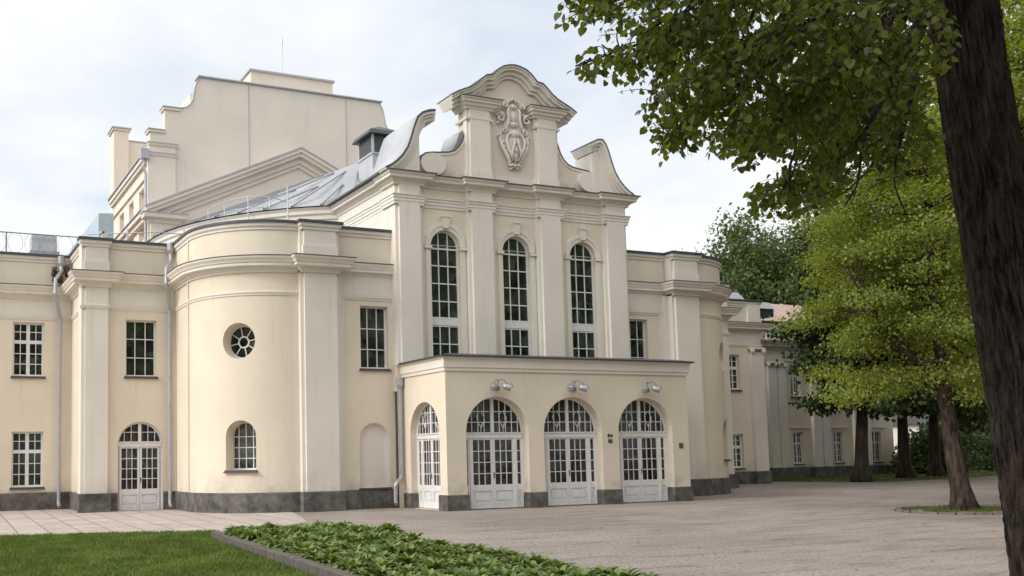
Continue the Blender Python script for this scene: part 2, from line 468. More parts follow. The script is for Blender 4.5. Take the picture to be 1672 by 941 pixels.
CORN = [(0, 7.93), (.06, 7.93), (.06, 7.99), (.12, 8.02), (.14, 8.09), (.33, 8.12), (.33, 8.22), (.37, 8.23), (.39, 8.28), (.46, 8.36), (.47, 8.42), (0, 8.46)]
FLSH = [(0, 8.462), (.49, 8.422), (.49, 8.447), (0, 8.50)]
STRG = [(0, 7.17), (.03, 7.17), (.03, 7.22), (.06, 7.25), (.06, 7.30), (0, 7.32)]
ACAP = [(0, 9.38), (.04, 9.38), (.04, 9.44), (.10, 9.50), (.11, 9.60), (0, 9.62)]
AFL = [(0, 9.622), (.16, 9.602), (.16, 9.69), (.05, 9.72), (-.15, 9.76)]
AFL2 = [(-.4, 9.60), (-.2, 9.622), (.16, 9.602), (.16, 9.69), (.05, 9.72), (-.5, 9.80)]
PLIN = [(0, 0), (.055, 0), (.055, .62), (.035, .65), (0, .65)]
PLIN = [(0, -.02)]+PLIN[1:]

def raise_prof(p, dz=.004, do=0.0): return [(o+do if o > 0 else o, z+dz) for o, z in p]

def half(mirrored):
    """pavilion, round bay and recess on one side (drawn on the left, mirrored for the right)"""
    def out(mb, name, mat, smooth=False):
        if mirrored: mb.mirror()
        return mb.split(name, mat, B, smooth)
    fx = (lambda fr: mir(fr)) if mirrored else (lambda fr: fr)
    # --- walls
    w = MB()
    holes = [rect(6.88, 7.98, 4.80, 6.84), archo(6.60, 8.22, 0.0, 2.35, 1.0)]
    panel(w, F(36.4), rect(5.45, 8.65, 0, 9.62), holes, .3)
    panel(w, FX(5.45), rect(36.4, 39.8, 0, 9.62), [rect(36.95, 38.05, 4.75, 6.78), rect(36.95, 38.05, .62, 2.9)], .22)
    panel(w, FX(8.65), rect(34.3, 36.4, 0, 9.62), [], .1)
    seg = [BR*PI/2*i/28 for i in range(1, 28)]
    panel(w, FARC, rect(0, BR*PI/2, 0, 9.62), [ell(2.6, 5.67, .575, .60, 36), archo(2.12, 3.18, 1.40, 2.50, 1.0)], .62, seg, back=False)
    panel(w, F(31.4), rect(11.55, 11.8, 0, 9.62))
    niche = archo(13.88, 15.0, .70, 2.36, 1.0)
    w2 = MB(); w2.tri_poly([rect(12.9, 15.25, 0, 9.62), rect(13.98, 15.04, 4.80, 6.98), niche], lambda a, b: (a, 31.6, b))
    t = MB(); hb = rect(13.98, 15.04, 4.80, 6.98); n = 4
    w.add(w2.v, w2.f)
    w.add([(a, 31.6, b) for a, b in hb]+[(a, 31.9, b) for a, b in hb], [(i, (i+1) % 4, 4+(i+1) % 4, 4+i) for i in range(4)])
    out(w, 'wall', 'cream')
    # blind niche: a shallow curved hollow
    nm = MB(); nn = len(niche); rows = [(0, 0), (.35, .08), (.7, .13), (1, .15)]
    cxn, czn = 14.44, 1.9
    vs = []
    for k, dd in rows:
        for a, b in niche: vs.append((cxn+(a-cxn)*(1-.18*k), 31.6+dd*1.3, b if b < .75 else czn+(b-czn)*(1-.05*k)))
    fs = [(r*nn+i, r*nn+(i+1) % nn, (r+1)*nn+(i+1) % nn, (r+1)*nn+i) for r in range(3) for i in range(nn)]
    nm.add(vs, fs); lo = 3*nn; nm.tri_poly([[(vs[lo+i][0], vs[lo+i][2]) for i in range(nn)]], lambda a, b: (a, 31.6+.195, b))
    out(nm, 'niche', 'trim')
    ns = MB(); ns.box(13.84, 15.04, 31.5, 31.7, .652, .70); out(ns, 'niche_sill', 'flash')
    # --- pilasters (shaft, frieze, attic block with its own base)
    p = MB()
    def pil(x0, x1, yf, yw, z0=.6):
        p.box(x0, x1, yf, yw, z0, 9.5)
        p.box(x0-.05, x1+.05, yf-.04, yw, 8.46, 8.86)
    pil(5.43, 6.22, 36.2, 36.41); p.box(5.30, 5.44, 36.26, 36.95, .6, 9.5)
    pil(11.76, 12.92, 31.1, 31.5); p.box(11.64, 13.04, 31.2, 31.55, .6, 9.5); p.box(13.0, 13.22, 31.42, 31.602, .6, 7.95)
    p.box(13.22, 13.36, 31.56, 31.602, .6, 7.3)
    p.box(12.9, 15.25, 31.57, 31.602, 7.318, 7.93)
    p.box(6.2, 8.64, 36.375, 36.402, 7.318, 7.93)
    out(p, 'pilaster', 'trim')
    # --- mouldings
    c = MB(); fl = MB(); st = MB(); at_ = MB(); af = MB(); pl = MB()
    bay = [(8.65, 36.35)]+ARCPTS+[(11.66, 31.4)]
    for path, cc in (([(5.45, 39.75), (5.45, 36.4), (8.6, 36.4)], CORN), (bay, CORN), ([(12.9, 31.6), (15.24, 31.6)], [(o*.55, z) for o, z in CORN])):
        dz = 0 if path is not bay else .003
        c.sweep(path, raise_prof(cc, dz)); st.sweep(path, raise_prof(STRG, dz)); at_.sweep(path, raise_prof(ACAP, dz)); af.sweep(path, raise_prof(AFL, dz))
        fl.sweep(path, [(o*(.57 if cc is not CORN else 1), z+dz) for o, z in FLSH])
    for x0, x1, yf, yw in ((5.33, 6.22, 36.2, 36.5), (11.70, 12.98, 31.1, 31.6)):
        path = [(x0, yw), (x0, yf), (x1, yf), (x1, yw)]
        c.sweep(path, raise_prof(CORN, .006)); fl.sweep(path, raise_prof(FLSH, .006)); at_.sweep(path, raise_prof(ACAP, .006)); af.sweep(path, raise_prof(AFL, .006)); st.sweep(path, raise_prof(STRG, .006)) if x0 < 6 else None
        pl.sweep(path, raise_prof(PLIN, .004, .05))
    dl, dr = 6.60, 8.22
    pl.sweep([(5.45, 39.75), (5.45, 36.4), (dl, 36.4)], PLIN); pl.sweep([(dr, 36.4), (8.6, 36.4)], PLIN); pl.sweep(bay, raise_prof(PLIN, .002)); pl.sweep([(12.9, 31.6), (13.3, 31.6)], raise_prof(PLIN, .003, .05)); pl.sweep([(13.25, 31.6), (15.3, 31.6)], PLIN)
    out(c, 'cornice', 'trim'); out(fl, 'cornice_flashing', 'flash'); out(st, 'string_course', 'trim'); out(at_, 'attic_cap', 'trim'); out(af, 'attic_flashing', 'roofdark'); out(pl, 'plinth', 'plinth')
    # vertical joint where the round bay starts
    j = MB(); j.box(8.60, 8.70, 34.24, 34.36, .66, 9.4); out(j, 'corner_strip', 'cream')
    # flat roof
    r = MB(); r.tri_poly([[(5.45, 36.4), (8.65, 36.4), (8.65, 34.3)]+ARCPTS[1:]+[(12.9, 31.6), (15.25, 31.6), (15.25, 45), (5.45, 45)]], lambda a, b: (a, b, 9.6)); out(r, 'flat_roof', 'roofdark')
    # --- windows and door
    window(fx(F(36.4)), B, 6.88, 7.98, 4.80, 6.84, d=-.26, vb=[(7.245, .032), (7.615, .032)], hb=[5.48, 6.16])
    window(fx(F(31.6)), B, 13.98, 15.04, 4.80, 6.98, d=-.26, vb=[14.33, 14.69], hb=[5.48, 6.2])
    window(fx(FTAN(2.65)), B, 2.14, 3.16, 1.40, 3.0, zs=2.50, d=-.60, vb=[2.395, 2.65, 2.905], hb=[1.78, 2.14, 2.5], bw=.028)
    # round window: hub ring and spokes
    fr = fx(FTAN(2.6)); o = MB()
    ringband(o, fr, ell(2.6, 5.67, .58, .6), ell(2.6, 5.67, .50, .52), -.56, -.48)
    ringband(o, fr, ell(2.6, 5.67, .20, .205), ell(2.6, 5.67, .155, .16), -.56, -.49)
    for i in range(8):
        an = i*PI/4+.2; ca, sa = math.cos(an), math.sin(an)
        q = [(.19, -.014), (.53, -.014), (.53, .014), (.19, .014)]
        pts = [(2.6+a*ca-b*sa, 5.67+a*sa+b*ca) for a, b in q]
        o.prism(pts, lambda a, b, k: fr(a, -.50 if k == 0 else -.55, b))
    rw = o.build('round_window', 'paint', B)
    g = MB(); g.tri_poly([ell(2.6, 5.67, .57, .59)], lambda a, b: fr(a, -.535, b)); g.build('glass', 'glass', rw)
    door(fx(F(36.4)), 6.60, 8.22, 2.35, 0.0, d=-.2, side=False, ztr=2.27, top=.83)

def door(fr, u0, u1, zs, z0, d, side=True, ztr=2.36, top=None):
    """glazed double door with panelled base and an arched fanlight"""
    W = u1-u0; c = (u0+u1)/2; r = W/2; sl = .33 if side else .06
    f = MB()
    ringband(f, fr, archo(u0, u1, z0, zs), archo(u0+.06, u1-.06, z0+.02, zs-.005), d-.05, d+.05)
    f.fbox(fr, u0+.03, u1-.03, d-.045, d+.075, ztr, ztr+.15)
    f.fbox(fr, u0+.03, u1-.03, d-.045, d+.11, ztr+.15, ztr+.185)
    if side:
        for u in (u0+sl, u1-sl): f.fbox(fr, u-.03, u+.03, d-.04, d+.06, z0, ztr)
    ob = f.build('door', 'paint', B)
    gl = MB()
    def leaf(a, b, cols, nm):
        m_ = MB(); fw = .075 if cols > 1 else .05; zb, zt = z0+.62+.14, ztr-.06
        m_.fbox(fr, a, a+fw, d-.03, d+.034, z0+.02, ztr); m_.fbox(fr, b-fw, b, d-.03, d+.034, z0+.02, ztr)
        m_.fbox(fr, a+fw, b-fw, d-.03, d+.03, zt, ztr); m_.fbox(fr, a+fw, b-fw, d-.03, d+.03, z0+.56, zb); m_.fbox(fr, a+fw, b-fw, d-.03, d+.03, z0+.02, z0+.2)
        m_.fbox(fr, a+fw, b-fw, d-.03, d-.008, z0+.2, z0+.56); m_.fbox(fr, a+fw+.055, b-fw-.055, d-.02, d+.022, z0+.25, z0+.51)
        wi = b-a-2*fw
        for i in range(1, cols): x = a+fw+wi*i/cols; m_.fbox(fr, x-.013, x+.013, d-.02, d+.02, zb, zt)
        for i in range(1, 4): z = zb+(zt-zb)*i/4; m_.fbox(fr, a+fw, b-fw, d-.018, d+.022, z-.013, z+.013)
        m_.build(nm, 'paint', ob)
        gl.tri_poly([rect(a+fw, b-fw, zb, zt)], lambda q, s: fr(q, d-.005, s))
    a, b = u0+sl+.03, u1-sl-.03
    leaf(a, c-.006, 3, 'door_leaf'); leaf(c+.006, b, 3, 'door_leaf')
    if side: leaf(u0+.06, u0+sl-.035, 1, 'sidelight'); leaf(u1-sl+.035, u1-.06, 1, 'sidelight')
    # fanlight
    fl = MB(); zf = ztr+.19
    fl.fbox(fr, c-.055, c+.055, d-.03, d+.06, zf, zs+r-.05)
    ri = r-.03
    def topz(u): return zs+math.sqrt(max(ri*ri-(u-c)**2, 0))
    nb = 4 if side else 2
    for s in (-1, 1):
        for i in range(1, nb+1):
            u = c+s*(.055+(r-.1)*i/(nb+.6 if side else nb+.9))
            if topz(u)-zf > .05: fl.fbox(fr, u-.012, u+.012, d-.02, d+.022, zf, topz(u))
    for z in ((zf+.33, zf+.68) if side else (zf+.33,)):
        q = math.sqrt(max(ri*ri-max(z-zs, 0)**2, 0)); fl.fbox(fr, c-q, c+q, d-.021, d+.024, z-.012, z+.012)
    if side:   # branching ornament over the bars
        for s in (-1, 1):
            x0 = c+s*.42
            for pts in ([(0, 0), (0, .14), (-.12, .36), (-.16, .52), (-.08, .66)], [(0, .14), (.14, .34), (.13, .5), (.03, .66), (.06, .74)], [(-.02, .2), (.06, .3), (.2, .34)]):
                fl.tube([fr(x0+x, d+.03, zf+z) for x, z in pts], .012, 5)
    fl.build('fanlight', 'paint', ob)
    gl.tri_poly([archo(u0+.05, u1-.05, zf, zs)], lambda q, s: fr(q, d-.004, s))
    gl.build('glass', 'doorglass', ob)
    h = MB(); h.fbox(fr, c+.02, c+.05, d+.03, d+.045, z0+.98, z0+1.16); h.tube([fr(c+.035, d+.04, z0+1.1), fr(c+.035, d+.085, z0+1.1), fr(c+.12, d+.09, z0+1.1)], .011, 6)
    h.build('handle', 'black', ob)
    return ob

half(False)
half(True)

# ---- portal (central front) -------------------------------------------------
YP = 31.3
PC = (15.72, 18.66, 21.64, 24.64)
WC = (17.22, 20.2, 23.18)
w = MB()
whole = [archo(c-.6, c+.6, 5.05, 9.2) for c in WC]
panel(w, F(YP), rect(15.2, 25.2, 0, 11.7), whole, .22)
panel(w, FX(15.2), rect(31.3, 37.2, 4, 11.7))
r_ = MB(); panel(r_, FX(15.2), rect(31.3, 37.2, 4, 11.7)); r_.mirror(); w.add(r_.v, r_.f)
w.split('portal_wall', 'cream', B)
p = MB()
for c in PC:
    e = .53 if c in (PC[0], PC[3]) else .55
    p.box(c-e, c+e, 31.16, 31.32, 4.9, 11.3); p.box(c-e+.12, c+e-.12, 31.06, 31.2, 4.9, 11.3)
    p.box(c-e-.03, c+e+.03, 31.2, 31.31, 4.9, 10.5) if c in (PC[1], PC[2]) else None
p.box(15.185, 15.26, 31.2, 37.1, 4.9, 11.25); p.box(25.14, 25.215, 31.2, 37.1, 4.9, 11.25)
p.split('portal_pilaster', 'trim', B)
PSTR = [(0, 10.56), (.03, 10.56), (.03, 10.65), (.055, 10.67), (.055, 10.76), (.08, 10.79), (.08, 10.85), (.115, 10.89), (.115, 10.92), (0, 10.94)]
PCOR = [(0, 11.26), (.05, 11.27), (.07, 11.35), (.12, 11.37), (.14, 11.43), (.29, 11.46), (.29, 11.54), (.33, 11.57), (.37, 11.65), (0, 11.69)]
PFL = [(0, 11.692), (.41, 11.652), (.41, 11.682), (0, 11.74)]
c = MB(); f = MB()
base = [(15.2, 37.2), (15.2, 31.3), (25.2, 31.3), (25.2, 37.2)]
c.sweep(base, PSTR); c.sweep(base, PCOR); f.sweep(base, PFL)
for i, x in enumerate(PC):
    e = .53
    pa = [(x-e, 31.35), (x-e, 31.1), (x+e, 31.1), (x+e, 31.35)]
    if i == 0: pa = [(x-e-.04, 32.1), (x-e-.04, 31.1), (x+e, 31.1), (x+e, 31.35)]
    if i == 3: pa = [(x-e, 31.35), (x-e, 31.1), (x+e+.04, 31.1), (x+e+.04, 32.1)]
    c.sweep(pa, raise_prof(PSTR, .005)); c.sweep(pa, raise_prof(PCOR, .005)); f.sweep(pa, raise_prof(PFL, .005))
c.split('portal_cornice', 'trim', B); f.split('portal_flashing', 'flash', B)
# window surrounds with keystones and imposts
s = MB()
for x in WC:
    ringband(s, F(YP), archo(x-.80, x+.80, 4.9, 9.25), archo(x-.602, x+.602, 5.04, 9.2), -.01, .045)
    ringband(s, F(YP), archo(x-.80, x+.80, 9.22, 9.28), archo(x-.70, x+.70, 9.23, 9.25), .0, .075)
    s.prism([(x-.10, 9.86), (x+.10, 9.86), (x+.15, 10.26), (x-.15, 10.26)], lambda a, b, k: (a, YP-.13 if k == 0 else YP, b))
    s.box(x-.17, x+.17, YP-.16, YP, 10.26, 10.33)
    for q in (-1, 1): s.box(x+q*.71-.14, x+q*.71+.14, YP-.11, YP, 9.10, 9.2)
s.split('window_surround', 'trim', B)
for x in WC:
    window(F(YP), B, x-.6, x+.6, 5.05, 9.8, zs=9.2, d=-.22, vb=[(x-.19, .038), (x+.19, .038)],
           hb=[5.72, (6.36, .05), (6.49, .25), (6.65, .06), 7.25, 7.89, 8.53, (9.15, .06)], sill=False, bw=.038)

# ---- gable -----------------------------------------------------------------
YG = 31.3
half_top = [(0, 16.2), (.25, 16.17), (.5, 16.09), (.72, 15.95), (.87, 15.80), (.96, 15.70), (1.22, 15.66), (1.42, 15.50), (1.62, 15.31), (1.88, 15.13), (2.18, 15.0), (2.45, 14.88), (2.72, 14.72)]
GX = 20.15
top = [(GX-a, z) for a, z in reversed(half_top)]+[(GX+a, z) for a, z in half_top[1:]]
g = MB()
core = [(18.15, 11.66), (22.12, 11.66)]+[(x, z-.05) for x, z in reversed(top) if 18.1 < x < 22.2]
g.prism(core, lambda a, b, k: (a, YG if k == 0 else YG+.6, b))
lw = [(15.9, 11.66), (18.3, 11.66), (18.3, 13.75), (18.2, 13.55), (18.08, 13.2), (17.93, 12.96), (17.74, 12.79), (17.5, 12.70), (17.1, 12.65), (16.8, 12.62), (16.55, 12.57), (16.38, 12.44), (16.26, 12.2)]
rw = [(2*GX+.12-x, z) for x, z in lw]
for q in (lw, list(reversed(rw))): g.prism(q, lambda a, b, k: (a, YG+.06 if k == 0 else YG+.45, b))
g.split('gable_wall', 'gable', B)
t = MB(); fl = MB()
for x0, x1 in ((18.15, 19.2), (21.08, 22.12)):
    t.box(x0, x1, YG-.14, YG+.1, 11.66, 14.4); t.box(x0+.11, x1-.11, YG-.22, YG, 11.66, 14.4); t.box(x0-.04, x1+.04, YG-.17, YG+.3, 11.66, 12.1); t.box(x0+.07, x1-.07, YG-.25, YG, 11.66, 12.1)
    pa = [(x0, YG+.6), (x0, YG-.18), (x1, YG-.18), (x1, YG+.02)] if x0 < 20 else [(x0, YG+.02), (x0, YG-.18), (x1, YG-.18), (x1, YG+.6)]
    t.sweep(pa, [(0, 13.94), (.04, 13.95), (.06, 14.0), (.06, 14.04), (0, 14.05)])
    t.sweep(pa, [(0, 14.34), (.06, 14.35), (.09, 14.43), (.16, 14.46), (.18, 14.54), (.25, 14.57), (.26, 14.63), (.32, 14.68), (.33, 14.72), (0, 14.75)])
    fl.sweep(pa, [(0, 14.752), (.36, 14.722), (.36, 14.745), (0, 14.80)])
# raking / arched cornice of the gable head, stepped in three mouldings
t.band(top, -.42, -.30, YG-.10, YG+.62); t.band(top, -.305, -.16, YG-.2, YG+.64); t.band(top, -.165, -.07, YG-.33, YG+.66); t.band(top, -.075, -.02, YG-.39, YG+.68)
fl.band(top, -.022, .02, YG-.42, YG+.72)
# side ends of the head: short returns down to the capitals
for s_ in (-1, 1):
    x = GX+s_*2.2; t.box(min(x, x-s_*.3), max(x, x-s_*.3), YG-.12, YG+.6, 14.7, 14.98)
for q in (lw, rw):
    cap = q[2:]; cap = cap if cap[0][0] < cap[-1][0] else list(reversed(cap))
    fl.band(cap, -.01, .04, YG+.02, YG+.47); t.band(cap, -.09, -.012, YG+.03, YG+.46)
cover = MB(); cover.band([(18.3, 13.72), (18.2, 13.55), (18.08, 13.2), (17.93, 12.96), (17.74, 12.79), (17.5, 12.72)][::-1], .0, .045, YG+.46, YG+1.7)
# discs of the scrolls
for x, rx in ((16.80, .50), (23.62, .50)):
    t.prism(ell(x, 12.18, rx, .40, 32), lambda a, b, k: (a, YG-.09 if k == 0 else YG+.3, b))
t.box(19.2, 21.08, YG-.05, YG+.02, 11.66, 12.02)
# corner volutes
vl = [(14.80, 11.80), (15.0, 11.90), (15.22, 12.06), (15.48, 12.32), (15.68, 12.63), (15.82, 13.0), (15.96, 13.43), (16.09, 13.75), (16.29, 13.94), (16.55, 14.05), (16.81, 14.09)]
body = [(14.80, 11.70), (16.22, 11.70), (16.22, 13.12), (16.32, 13.32), (16.48, 13.56)]+[(x+.03, z-.28) if i > 6 else (x+.12, z-.1) for i, (x, z) in reversed(list(enumerate(vl))) if i < 9]
vg = MB()
vr = vl[:7]+[(16.07, 13.68), (16.22, 13.85), (16.45, 13.83), (16.78, 13.66)]
body_r = [(14.80, 11.70), (16.62, 11.70), (16.62, 13.30)]+[(x+.06, z-.2) for x, z in reversed(vr[:9])]
for s_, dep in ((1, 1.3), (-1, 1.0)):
    fxv = (lambda x: x) if s_ == 1 else (lambda x: 40.35-x)
    cu = [(fxv(x), z) for x, z in (vl if s_ == 1 else vr)]; bd = [(fxv(x), z) for x, z in (body if s_ == 1 else body_r)]
    if s_ == -1: bd.reverse(); cu.reverse()
    vg.prism(bd, lambda a, b, k: (a, YG-.1 if k == 0 else YG+dep, b))
    t.band(cu, -.34, -.22, YG-.14, YG+dep); t.band(cu, -.225, -.12, YG-.20, YG+dep); t.band(cu, -.125, -.01, YG-.27, YG+dep)
    cover.band(cu, -.012, .03, YG-.29, YG+(2.5 if s_ == 1 else dep+.05)) if s_ == 1 else fl.band(cu, -.012, .03, YG-.29, YG+dep+.05)
vg.split('gable_volute', 'trim', B); t.split('gable_trim', 'trim', B); fl.split('gable_flashing', 'flash', B); cover.split('volute_cover', 'capmetal', B, True)
ve = MB(); ve.band([(fx_, z) for fx_, z in vl], -.03, .034, YG-.305, YG-.285); ve.build('volute_edge', 'flash', B)

# carved crest: shield under a crown, framed by scrolls and drapery, one relief
cr = MB(); CXr = 20.2; YC = YG-.01
def dome(x, z, rx, rz, h, nr=5, ns=18, y=YC):
    o_ = len(cr.v); vs = []
    for i in range(nr+1):
        q = i/nr*PI/2
        for k in range(ns):
            an = 2*PI*k/ns; w_ = 1+.06*math.sin(5*an+x*9)
            vs.append((x+rx*w_*math.cos(q)*math.cos(an), y-h*math.sin(q), z+rz*w_*math.cos(q)*math.sin(an)))
    cr.add(vs, [(i*ns+k, (i+1)*ns+k, (i+1)*ns+(k+1) % ns, i*ns+(k+1) % ns) for i in range(nr) for k in range(ns)])
def scroll(pts, r0, r1, y=.1):
    pts = [Vector((CXr+x, YC-y-.03*math.sin(i*.9), z)) for i, (x, z) in enumerate(pts)]; n = len(pts)
    cr.tube(pts, [r0+(r1-r0)*i/(n-1) for i in range(n)], 8)
def spiral(cx, cz, r, turns, s_, a0=0.0, y=.1, th=.04):
    n = 16; scroll([(cx+s_*r*(1-.75*i/n)*math.cos(a0+turns*2*PI*i/n), cz+r*(1-.75*i/n)*math.sin(a0+turns*2*PI*i/n)) for i in range(n+1)], th, th*.5, y)
plate_ = [(0, 12.40), (.12, 12.45), (.24, 12.62), (.36, 12.86), (.50, 13.10), (.60, 13.40), (.58, 13.66), (.44, 13.86), (.40, 14.05), (.30, 14.2), (.26, 14.5), (.20, 14.75), (.0, 14.85)]
pl_ = [(CXr+x, z) for x, z in plate_]+[(CXr-x, z) for x, z in reversed(plate_[1:-1])]
cr.prism(pl_, lambda a, b, k: (a, YC-.08 if k == 0 else YC+.02, b))
dome(CXr, 13.22, .36, .56, .20); dome(CXr, 13.62, .30, .20, .25); dome(CXr, 12.78, .15, .34, .22); dome(CXr, 14.28, .15, .26, .19); dome(CXr, 12.44, .13, .10, .18)
dome(CXr, 13.0, .10, .16, .27); dome(CXr, 13.27, .13, .07, .28); dome(CXr, 14.0, .22, .13, .2); dome(CXr, 14.68, .17, .12, .2)
for k in range(5): dome(CXr+(k-2)*.105, 14.86+.06*(2-abs(k-2)), .06, .10, .2)
for s_ in (-1, 1):
    scroll([(s_*x, z) for x, z in ((.16, 12.50), (.27, 12.70), (.40, 12.92), (.53, 13.14), (.60, 13.38), (.57, 13.62), (.46, 13.78))], .075, .05, .10)
    scroll([(s_*x, z) for x, z in ((.10, 12.60), (.22, 12.85), (.34, 13.10), (.40, 13.36), (.32, 13.56), (.16, 13.66), (0, 13.70))], .05, .04, .20)
    scroll([(s_*x, z) for x, z in ((.40, 13.80), (.30, 13.96), (.24, 14.20), (.27, 14.48), (.22, 14.62))], .07, .05, .12)
    scroll([(s_*x, z) for x, z in ((.06, 13.45), (.10, 13.2), (.2, 12.95), (.12, 12.7))], .035, .03, .24)
    spiral(s_*.58, 14.22, .17, 1.2, s_, 1.2, .12, .07); spiral(s_*.36, 14.70, .12, 1.2, s_, -.6, .12, .055); spiral(s_*.46, 13.74, .11, 1.1, s_, 2.0, .16, .045); spiral(s_*.20, 12.52, .10, 1.1, s_, 3.4, .13, .045); spiral(s_*.62, 13.50, .08, 1, s_, .4, .08, .04)
    dome(CXr+s_*.70, 14.34, .09, .07, .16); dome(CXr+s_*.63, 14.04, .08, .07, .13); dome(CXr+s_*.46, 14.42, .07, .08, .13); dome(CXr+s_*.41, 14.86, .06, .07, .13); dome(CXr+s_*.12, 12.36, .06, .08, .14)
    for k in range(4): dome(CXr+s_*(.50-.07*k), 13.30-.17*k, .045, .06, .21)
cr.build('crest', 'relief', B, True)

# ---- entrance porch ----------------------------------------------------------
YPO = 28.24; X0, X1 = 15.42, 25.26
pw = MB()
dU = ((16.14, 18.50), (19.11, 21.47), (22.17, 24.53))
doors = [archo(a, b, 0, 2.47) for a, b in dU]
panel(pw, F(YPO), rect(X0, X1, 0, 4.6), doors, .5, back=False)
sd = archo(28.72, 30.80, 0, 2.50)
panel(pw, FX(X0), rect(YPO, 31.6, 0, 4.6), [sd], .5, back=False)
q = MB(); panel(q, FX(X0), rect(YPO, 31.6, 0, 4.6)); q.v = [(X0+X1-x, y, z) for x, y, z in q.v]; pw.add(q.v, q.f)
pw.build('porch_wall', 'cream', B)
pp = [(X0, 31.6), (X0, YPO), (X1, YPO), (X1, 31.6)]
c = MB(); c.sweep(pp, [(0, 4.46), (.05, 4.46), (.05, 4.56), (.09, 4.58), (.09, 4.84), (.13, 4.86), (.16, 4.90), (0, 4.92)]); c.build('porch_cornice', 'trim', B)
f = MB(); f.sweep(pp, [(-.3, 4.93), (0, 4.922), (.22, 4.902), (.22, 4.955), (-.3, 5.06)]); f.tri_poly([[(X0+.3, YPO+.3), (X1-.3, YPO+.3), (X1-.3, 31.5), (X0+.3, 31.5)]], lambda a, b: (a, b, 5.058)); f.build('porch_roof', 'roofdark', B)
pl = MB(); PP = [(0, -.02), (.05, -.02), (.05, .475), (.03, .5), (0, .5)]
xs = [X0]+[v for d_ in dU for v in d_]+[X1]
pl.sweep([(X0+.48, 28.72), (X0, 28.72), (X0, YPO), (xs[1], YPO), (xs[1], YPO+.34)], PP)
for i in (2, 4): pl.sweep([(xs[i], YPO+.34), (xs[i], YPO), (xs[i+1], YPO), (xs[i+1], YPO+.34)], PP)
pl.sweep([(xs[6], YPO+.34), (xs[6], YPO), (X1, YPO), (X1, 31.6)], PP)
pl.sweep([(X0, 31.5), (X0, 30.80), (X0+.48, 30.80)], PP)
pl.split('porch_plinth', 'plinth', B)
for a, b in dU: door(F(YPO), a, b, 2.47, 0.02, -.38, True, 2.30)
door(FX(X0), 28.72, 30.80, 2.50, 0.02, -.30, True, 2.32)
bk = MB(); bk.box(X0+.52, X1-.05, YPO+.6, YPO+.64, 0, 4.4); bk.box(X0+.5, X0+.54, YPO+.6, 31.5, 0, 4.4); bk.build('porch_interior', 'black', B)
st = MB()
for a, b in dU: st.box(a-.0, b+.0, YPO+.02, YPO+.5, -.02, .018)
st.split('door_step', 'plinth', B)

# ---- wings ---------------------------------------------------------------
def sash(fr, u0, u1, z0, z1, low=True):
    """white window of two casements below a small top light"""
    c = (u0+u1)/2; zt = z0+(z1-z0)*.64
    return window(fr, B, u0, u1, z0, z1, d=-.22, fw=.07, bw=.028,
                  vb=[(c, .13), (u0+.07+(c-.065-u0-.07)/2, .028), (u1-.07-(u1-.07-c-.065)/2, .028)],
                  hb=[(zt, .13), z0+(zt-z0)*.36, z0+(zt-z0)*.66, zt+(z1-zt)*.52])
lwx = [(-3.7, -2.57), (-.2, .93), (3.32, 4.45)]
w = MB(); h = []
for a, b in lwx: h += [rect(a, b, .86, 2.93), rect(a, b, 5.02, 7.06)]
panel(w, F(39.8), rect(-9, 5.45, 0, 9.62), h, .28)
rwx = [(38.72, 39.46)]
h2 = [rect(a, b, .84, 2.60) for a, b in rwx]+[rect(a+.02, b-.02, 4.92, 6.76) for a, b in rwx]
panel(w, F(40.05), rect(34.95, 41.0, 0, 9.62), h2, .28)
q = MB(); panel(q, FX(41.0), rect(40.05, 46.3, 0, 9.62)); w.add(q.v, q.f)
fwx = [(45.9, 46.75), (49.7, 50.55), (53.15, 54.0), (56.6, 57.45)]
h3 = []
for a, b in fwx: h3 += [rect(a, b, .86, 2.82), rect(a, b, 5.04, 7.03)]
panel(w, F(46.3), rect(41.0, 58.6, 0, 9.55), h3, .28)
q = MB(); panel(q, lambda u, d, z: (58.6+d, u, z), rect(46.3, 58, 0, 9.55)); w.add(q.v, q.f)
w.split('wing_wall', 'cream', B)
for a, b in lwx: sash(F(39.8), a, b, .86, 2.93); sash(F(39.8), a, b, 5.02, 7.06)
for a, b in rwx:
    cc = (a+b)/2
    for z0, z1 in ((.84, 2.60), (4.92, 6.76)):
        zt = z0+(z1-z0)*.62
        window(F(40.05), B, a, b, z0, z1, d=-.22, fw=.085, vb=[(cc, .07)], hb=[(zt, .16), z0+(zt-z0)*.36, z0+(zt-z0)*.66, zt+(z1-zt)*.52])
for a, b in fwx: sash(F(46.3), a, b, .86, 2.82); sash(F(46.3), a, b, 5.04, 7.03)
c = MB(); fl = MB(); s = MB(); ac = MB(); af = MB(); pl = MB(); p = MB()
for path in ([(-9, 39.8), (5.43, 39.8)], [(34.98, 40.05), (41.0, 40.05), (41.0, 46.2)], [(41.05, 46.3), (58.6, 46.3), (58.6, 57)]):
    c.sweep(path, CORN); fl.sweep(path, FLSH); s.sweep(path, STRG); ac.sweep(path, ACAP); af.sweep(path, AFL); pl.sweep(path, PLIN)
